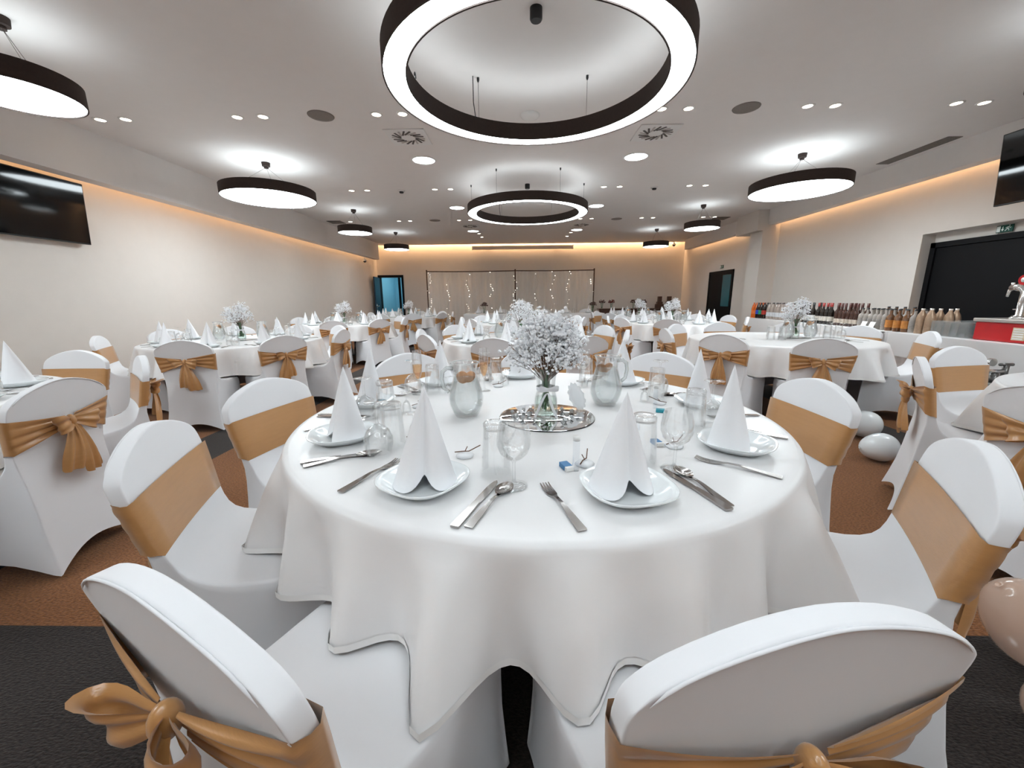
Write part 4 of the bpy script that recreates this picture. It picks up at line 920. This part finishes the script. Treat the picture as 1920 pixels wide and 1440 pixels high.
def row(kind, u0, u1, n, w, jit=0.01, sc=1.0):
    rn = {1: 'front', 2: 'second', 3: 'third'}[1 if w < 0.18 else 2 if w < 0.33 else 3]
    for i in range(n):
        u = u0+(u1-u0)*(i/(n-1) if n > 1 else 0)
        q = SEEN.get((kind, rn), 0); SEEN[(kind, rn)] = q+1
        place(PB[kind], '%s, %s from left in the %s row on the buffet' % (DESC[kind], ORD[q], rn), 'bottle', bp(u+random.uniform(-jit, jit), w+random.uniform(-jit, jit), BTZ+0.003), random.uniform(0, 6), DESC[kind]+'s on the buffet', (sc,)*3 if sc != 1 else None)
# far end to near end
row('orange', 5.50, 5.40, 2, 0.10, 0.002); row('orange', 5.50, 5.40, 2, 0.22, 0.002)
row('blue', 5.29, 5.29, 1, 0.09, 0.002); row('green', 5.18, 5.18, 1, 0.09, 0.002); row('red', 5.07, 5.07, 1, 0.10, 0.002); row('blue', 5.29, 5.18, 2, 0.21, 0.002)
row('mixer', 4.95, 4.15, 8, 0.14); row('mixer', 5.05, 4.2, 8, 0.26); row('red', 4.9, 4.3, 3, 0.38)
row('black', 4.02, 3.58, 5, 0.14); row('black', 3.95, 3.65, 3, 0.27)
row('redcap', 3.44, 3.14, 4, 0.14, 0.006); row('brown', 3.02, 2.62, 6, 0.15, 0.006); row('redcap', 3.4, 3.2, 2, 0.28); row('brown', 2.95, 2.65, 4, 0.28)
row('spirit', 2.52, 2.12, 6, 0.15, 0.006); row('spirit', 2.5, 2.0, 7, 0.27); row('amber', 2.02, 1.78, 3, 0.12, 0.004); row('spirit', 1.90, 1.76, 2, 0.30, 0.002); row('amber', 2.45, 2.05, 4, 0.40, sc=1.08); row('spirit', 1.70, 1.70, 1, 0.14, 0.002)
row('gold', 1.60, 1.49, 2, 0.13, 0.002); row('gold', 1.64, 1.42, 3, 0.25, 0.002); row('gold', 1.5, 1.5, 1, 0.38, 0.002)
def card(u, w, label):
    o = ob('menu_card', MB().box(-0.001, 0.001, -0.045, 0.045, 0, 0.10).mesh('menu_card', M_WPLAS, False), None, bp(u, w, BTZ+0.003), (0, R_(20), BRZ)); tag(o, label, 'card', 'white cards on the buffet')
card(3.82, 0.06, 'white card leaning in front of the slim dark wine bottles'); card(2.22, 0.05, 'white card leaning in front of the clear spirit bottles'); card(2.36, 0.05, 'smaller white tag card left of the amber bottles')
# pack of glasses wrapped in film
t = thing('wrapped_glasses', 'pack of glasses wrapped in clear film beside the red beer tap', 'glasses', bp(1.19, 0.26, BTZ+0.003), BRZ)
ob('film', MB().rbox(-0.19, 0.19, -0.21, 0.21, 0, 0.155, 0.01).mesh('film', glassmat('cling_film', (0.92, 0.92, 0.92), 1.4, 0.12, milk=0.12), False), t)
for i in range(5):
    for j in range(4): ob('wrapped_glass', TUMBLER[1][0][1], t, (-0.135+0.09*j, -0.17+0.085*i, 0.004))
# beer tap
M_RED = mat('beer_red', (0.50, 0.008, 0.012), 0.35, var=0.1)
t = thing('beer_tap', 'red beer dispenser box with chrome tap tower at the right edge', 'beer tap', bp(0.64, 0.30, BTZ+0.003), BRZ)
ob('red_box', MB().rbox(-0.22, 0.22, -0.48, 0.31, 0, 0.17, 0.012).mesh('red_box', M_RED, False), t)
ob('label_plate', MB().box(-0.224, -0.2205, -0.13, -0.03, 0.025, 0.135).mesh('label_plate', mat('plate_cream', (0.62, 0.52, 0.36), 0.5), False), t)
for i in range(5): ob('label_line', MB().box(-0.226, -0.224, -0.12, -0.04, 0.034+i*0.02, 0.046+i*0.02).mesh('label_line', M_WPLAS, False), t)
ob('side_label', MB().box(-0.2, -0.06, 0.311, 0.313, 0.02, 0.13).mesh('side_label', mat('side_teal', (0.25, 0.6, 0.62), 0.5), False), t)
ob('drip_tray', MB().rbox(-0.23, 0.23, -0.49, 0.33, 0.17, 0.205, 0.008).mesh('drip_tray', mat('tray_steel', (0.5, 0.46, 0.43), 0.35, metal=0.7), False), t)
tw = ob('tap_tower', MB().tube([(0, 0.0, 0.205), (0, 0.0, 0.22), (0, 0, 0.235), (0, 0, 0.44), (0, 0.02, 0.47), (0, 0.06, 0.485), (0, 0.12, 0.48)], [0.07, 0.06, 0.032, 0.032, 0.034, 0.034, 0.03], 20).mesh('tap_tower', M_CHROME), t, (-0.05, 0.12, 0))
ob('spout', MB().tube([(0, 0.11, 0.482), (0, 0.135, 0.46), (0, 0.145, 0.40)], [0.016, 0.015, 0.011], 12).mesh('spout', M_CHROME), tw)
ob('tap_handle', MB().tube([(0, 0.115, 0.49), (0, 0.12, 0.53)], 0.014, 12).mesh('tap_handle', M_CHROME), tw)
ob('badge', MB().tube([(-0.012, 0.03, 0.55), (0.012, 0.03, 0.55)], 0.045, 24).mesh('badge', M_RED, True, angle=50), tw)
ob('badge_mark', MB().tube([(-0.014, 0.03, 0.55), (-0.0118, 0.03, 0.55)], 0.022, 16).mesh('badge_mark', M_WPLAS), tw)
# gas keg and regulator in front of the buffet
t = thing('beer_keg', 'steel beer keg with pressure gauges in front of the buffet', 'keg', (3.72, 3.12, 0))
M_KEG = mat('keg_steel', (0.16, 0.155, 0.15), 0.35, metal=0.7, var=0.2)
ob('keg_body', MB().lathe([(0.0005, 0.0), (0.18, 0.0), (0.195, 0.03), (0.20, 0.1), (0.205, 0.25), (0.20, 0.42), (0.195, 0.5), (0.18, 0.54), (0.165, 0.545), (0.155, 0.52), (0.0005, 0.51)], 36).mesh('keg_body', M_KEG), t)
ob('valve', MB().tube([(0, 0, 0.5), (0, 0, 0.60)], 0.025, 14).tube([(0.10, 0.02, 0.52), (0.10, 0.02, 0.66)], 0.02, 12).tube([(0.05, 0.02, 0.665), (0.15, 0.02, 0.665)], 0.012, 10).mesh('valve', M_KEG), t)
rg = ob('regulator', MB().tube([(-0.14, 0, 0.615), (0.06, 0, 0.615)], 0.016, 12).tube([(-0.08, 0, 0.55), (-0.08, 0, 0.67)], 0.014, 12).tube([(-0.08, 0, 0.53), (-0.08, 0, 0.56)], 0.024, 12).mesh('regulator', M_CHROME), t)
for p in ((-0.16, -0.01, 0.625), (-0.06, -0.01, 0.69)): ob('gauge', MB().tube([(p[0], p[1]-0.018, p[2]), (p[0], p[1]+0.012, p[2])], 0.030, 18).mesh('gauge', M_CHROME, True, angle=50), rg)
t2 = thing('gas_cylinder', 'grey rounded gas cylinder beside the steel keg', 'gas cylinder', (3.94, 2.78, 0))
ob('cylinder_body', MB().lathe([(0.0005, 0), (0.1, 0), (0.105, 0.03), (0.105, 0.55), (0.09, 0.63), (0.05, 0.68), (0.025, 0.70), (0.0005, 0.70)], 28).mesh('cylinder_body', mat('cyl_grey', (0.2, 0.19, 0.18), 0.5)), t2)
ob('cylinder_valve', MB().tube([(0, 0, 0.69), (0, 0, 0.76)], 0.018, 10).mesh('cylinder_valve', M_CHROME), t2)

# ------------------------------------------------------------------ balloons
def balloon(loc, r, rot, m, label, group):
    rows = []
    for i in range(17):
        u = i/16; z = math.cos(PI*u); k = math.sin(PI*u)**0.92*(1-0.10*(z < 0)*(-z)); rows.append([(k*r*math.cos(2*PI*j/28), k*r*math.sin(2*PI*j/28), z*r*(1.0 if z > 0 else 1.28)) for j in range(28)])
    t = thing('balloon', label, 'balloon', loc, 0, group); t.rotation_euler = rot
    ob('skin', MB().grid(rows, cv=True, flip=True).mesh('skin', m), t)
    ob('knot', MB().lathe([(0.004, -r*1.27), (0.006, -r*1.29), (0.012, -r*1.33), (0.008, -r*1.335)], 12).mesh('knot', m), t)
M_BALW = mat('white_balloon', (0.82, 0.85, 0.86), 0.25, spec=0.6, coat=0.3)
M_BALP = mat('peach_balloon', (0.84, 0.62, 0.50), 0.15, spec=0.6, coat=0.4, alpha=0.6)
balloon((2.98, 3.32, 0.118), 0.115, (R_(80), R_(20), R_(65)), M_BALW, 'white balloon on the carpet nearer the bare table chairs', 'white balloons on the carpet')
balloon((2.66, 2.80, 0.108), 0.105, (R_(85), R_(0), R_(80)), M_BALW, 'white balloon on the carpet, the lower right of two', 'white balloons on the carpet')
balloon((1.64, 1.08, 0.17), 0.13, (R_(150), R_(-35), R_(20)), M_BALP, 'peach translucent balloon at the right edge, uppermost of three', 'peach balloons at the right edge')
balloon((1.47, 0.84, 0.135), 0.105, (R_(40), R_(10), 0), M_BALP, 'peach translucent balloon at the right edge, middle of three', 'peach balloons at the right edge')
balloon((1.36, 0.60, 0.125), 0.10, (R_(60), R_(10), 1.0), M_BALP, 'peach translucent balloon at the right edge, lowest of three', 'peach balloons at the right edge')

# ------------------------------------------------------------------ head table before the backdrop
HT = 'the long head table'
long_table((-1.75, 12.95, 0), R_(-90), 4.3, 0.75, 'long trestle table under the head table cloth', 'white cloth on the long head table before the backdrop', seed=5, top=0.76)
for i in range(6):
    x = -1.35+i*0.7; od = 'first second third fourth fifth sixth'.split()[i]
    place(PLATE, 'white plate on %s, %s from the left' % (HT, od), 'plate', (x, 12.75, 0.763), 0, 'white plates')
    place(NAPS[i % 5], 'white cone napkin on %s, %s from the left' % (HT, od), 'napkin', (x, 12.75, 0.770), random.uniform(0, 6), 'cone folded napkins')
    place(TUMBLER, 'upturned tumbler on %s, %s from the left' % (HT, od), 'tumbler', (x+0.2, 12.6, 0.763), 0, 'upturned tumblers')
    place(WINE_INV, 'upturned wine glass on %s, %s from the left' % (HT, od), 'wine glass', (x+0.28, 12.66, 0.763), 0, 'stemmed wine glasses')
    chair(x, 12.5, 90+random.uniform(-4, 4), 1.05, 'white covered banquet chair behind %s, %s from the left' % (HT, od), 'chairs behind the head table')
M_DKFL = mat('dark_flowers', (0.10, 0.055, 0.05), 0.8, var=0.4, vscale=80); M_REDFL = mat('red_flowers', (0.16, 0.03, 0.02), 0.8)
def dark_vase(x, y, z, m, label, h=0.16):
    t = thing('flower_vase', label, 'vase', (x, y, z), 0, 'dark flower vases at the back')
    ob('vase_body', shell([(0.03, 0), (0.035, 0.02), (0.03, h*0.6), (0.04, h)], 16).mesh('vase_body', M_GLASS), t)
    rnd = random.Random(int(x*100)); fb_ = MB(); sm = MB()
    for i in range(70):
        a, e, q = rnd.uniform(0, 6.28), rnd.uniform(-0.2, 1), rnd.uniform(0.5, 1); c = math.sqrt(1-min(1, e*e)); fb_.ball((0.12*q*c*math.cos(a), 0.12*q*c*math.sin(a), h+0.09+0.1*q*e), 0.014, 6, 4)
    for i in range(8): a = i*0.8; sm.tube([(0.01*math.cos(a), 0.01*math.sin(a), 0.01), (0.05*math.cos(a), 0.05*math.sin(a), h+0.08)], 0.003, 5)
    ob('blooms', fb_.mesh('blooms', m), t)['kind'] = 'stuff'; ob('stems', sm.mesh('stems', M_GREEN), t)
dark_vase(-1.15, 12.6, 0.763, M_DKFL, 'vase of dark flowers at the left of the head table'); dark_vase(2.25, 12.6, 0.763, M_DKFL, 'vase of dark flowers at the right of the head table')
# sideboard in the back right
t = thing('sideboard', 'dark wooden sideboard against the right end of the back wall', 'sideboard', (4.0, 14.2, 0))
ob('body', MB().rbox(-1.25, 1.35, -0.22, 0.22, 0.1, 0.82, 0.01).mesh('body', M_WOOD, False), t); ob('top', MB().rbox(-1.28, 1.38, -0.25, 0.24, 0.82, 0.85, 0.005).mesh('top', M_WOOD, False), t)
for k in range(4): 
    dr = ob('door', MB().rbox(-1.2+k*0.64, -0.6+k*0.64, -0.235, -0.22, 0.14, 0.79, 0.004).mesh('door', M_WOOD, False), t); ob('knob', MB().ball((-0.66+k*0.64, -0.245, 0.5), 0.012, 10, 6).mesh('knob', M_CHROME), dr)
for x, y in ((-1.15, -0.15), (1.25, -0.15), (-1.15, 0.15), (1.25, 0.15)): ob('leg', MB().tube([(x, y, 0), (x, y, 0.1)], 0.025, 8).mesh('leg', M_WOOD), t)
for x, m, nm in ((2.85, M_DKFL, 'leftmost'), (3.18, M_REDFL, 'second from left, reddish'), (3.95, M_DKFL, 'third from left'), (4.3, M_DKFL, 'rightmost')): dark_vase(x, 14.15, 0.853, m, 'vase of dark flowers on the sideboard, %s' % nm, 0.12)
for x, nm in ((4.85, 'left'), (5.18, 'right')):
    t = thing('bottle_crate', 'stepped dark wooden box on the sideboard, %s one' % nm, 'wooden box', (x, 14.15, 0.853), 0, 'stepped wooden boxes')
    for z0, z1, w in ((0, 0.14, 0.13), (0.14, 0.22, 0.09), (0.22, 0.40, 0.055)): ob('tier', MB().rbox(-w, w, -0.08, 0.08, z0, z1, 0.004).mesh('tier', M_WOOD, False), t)
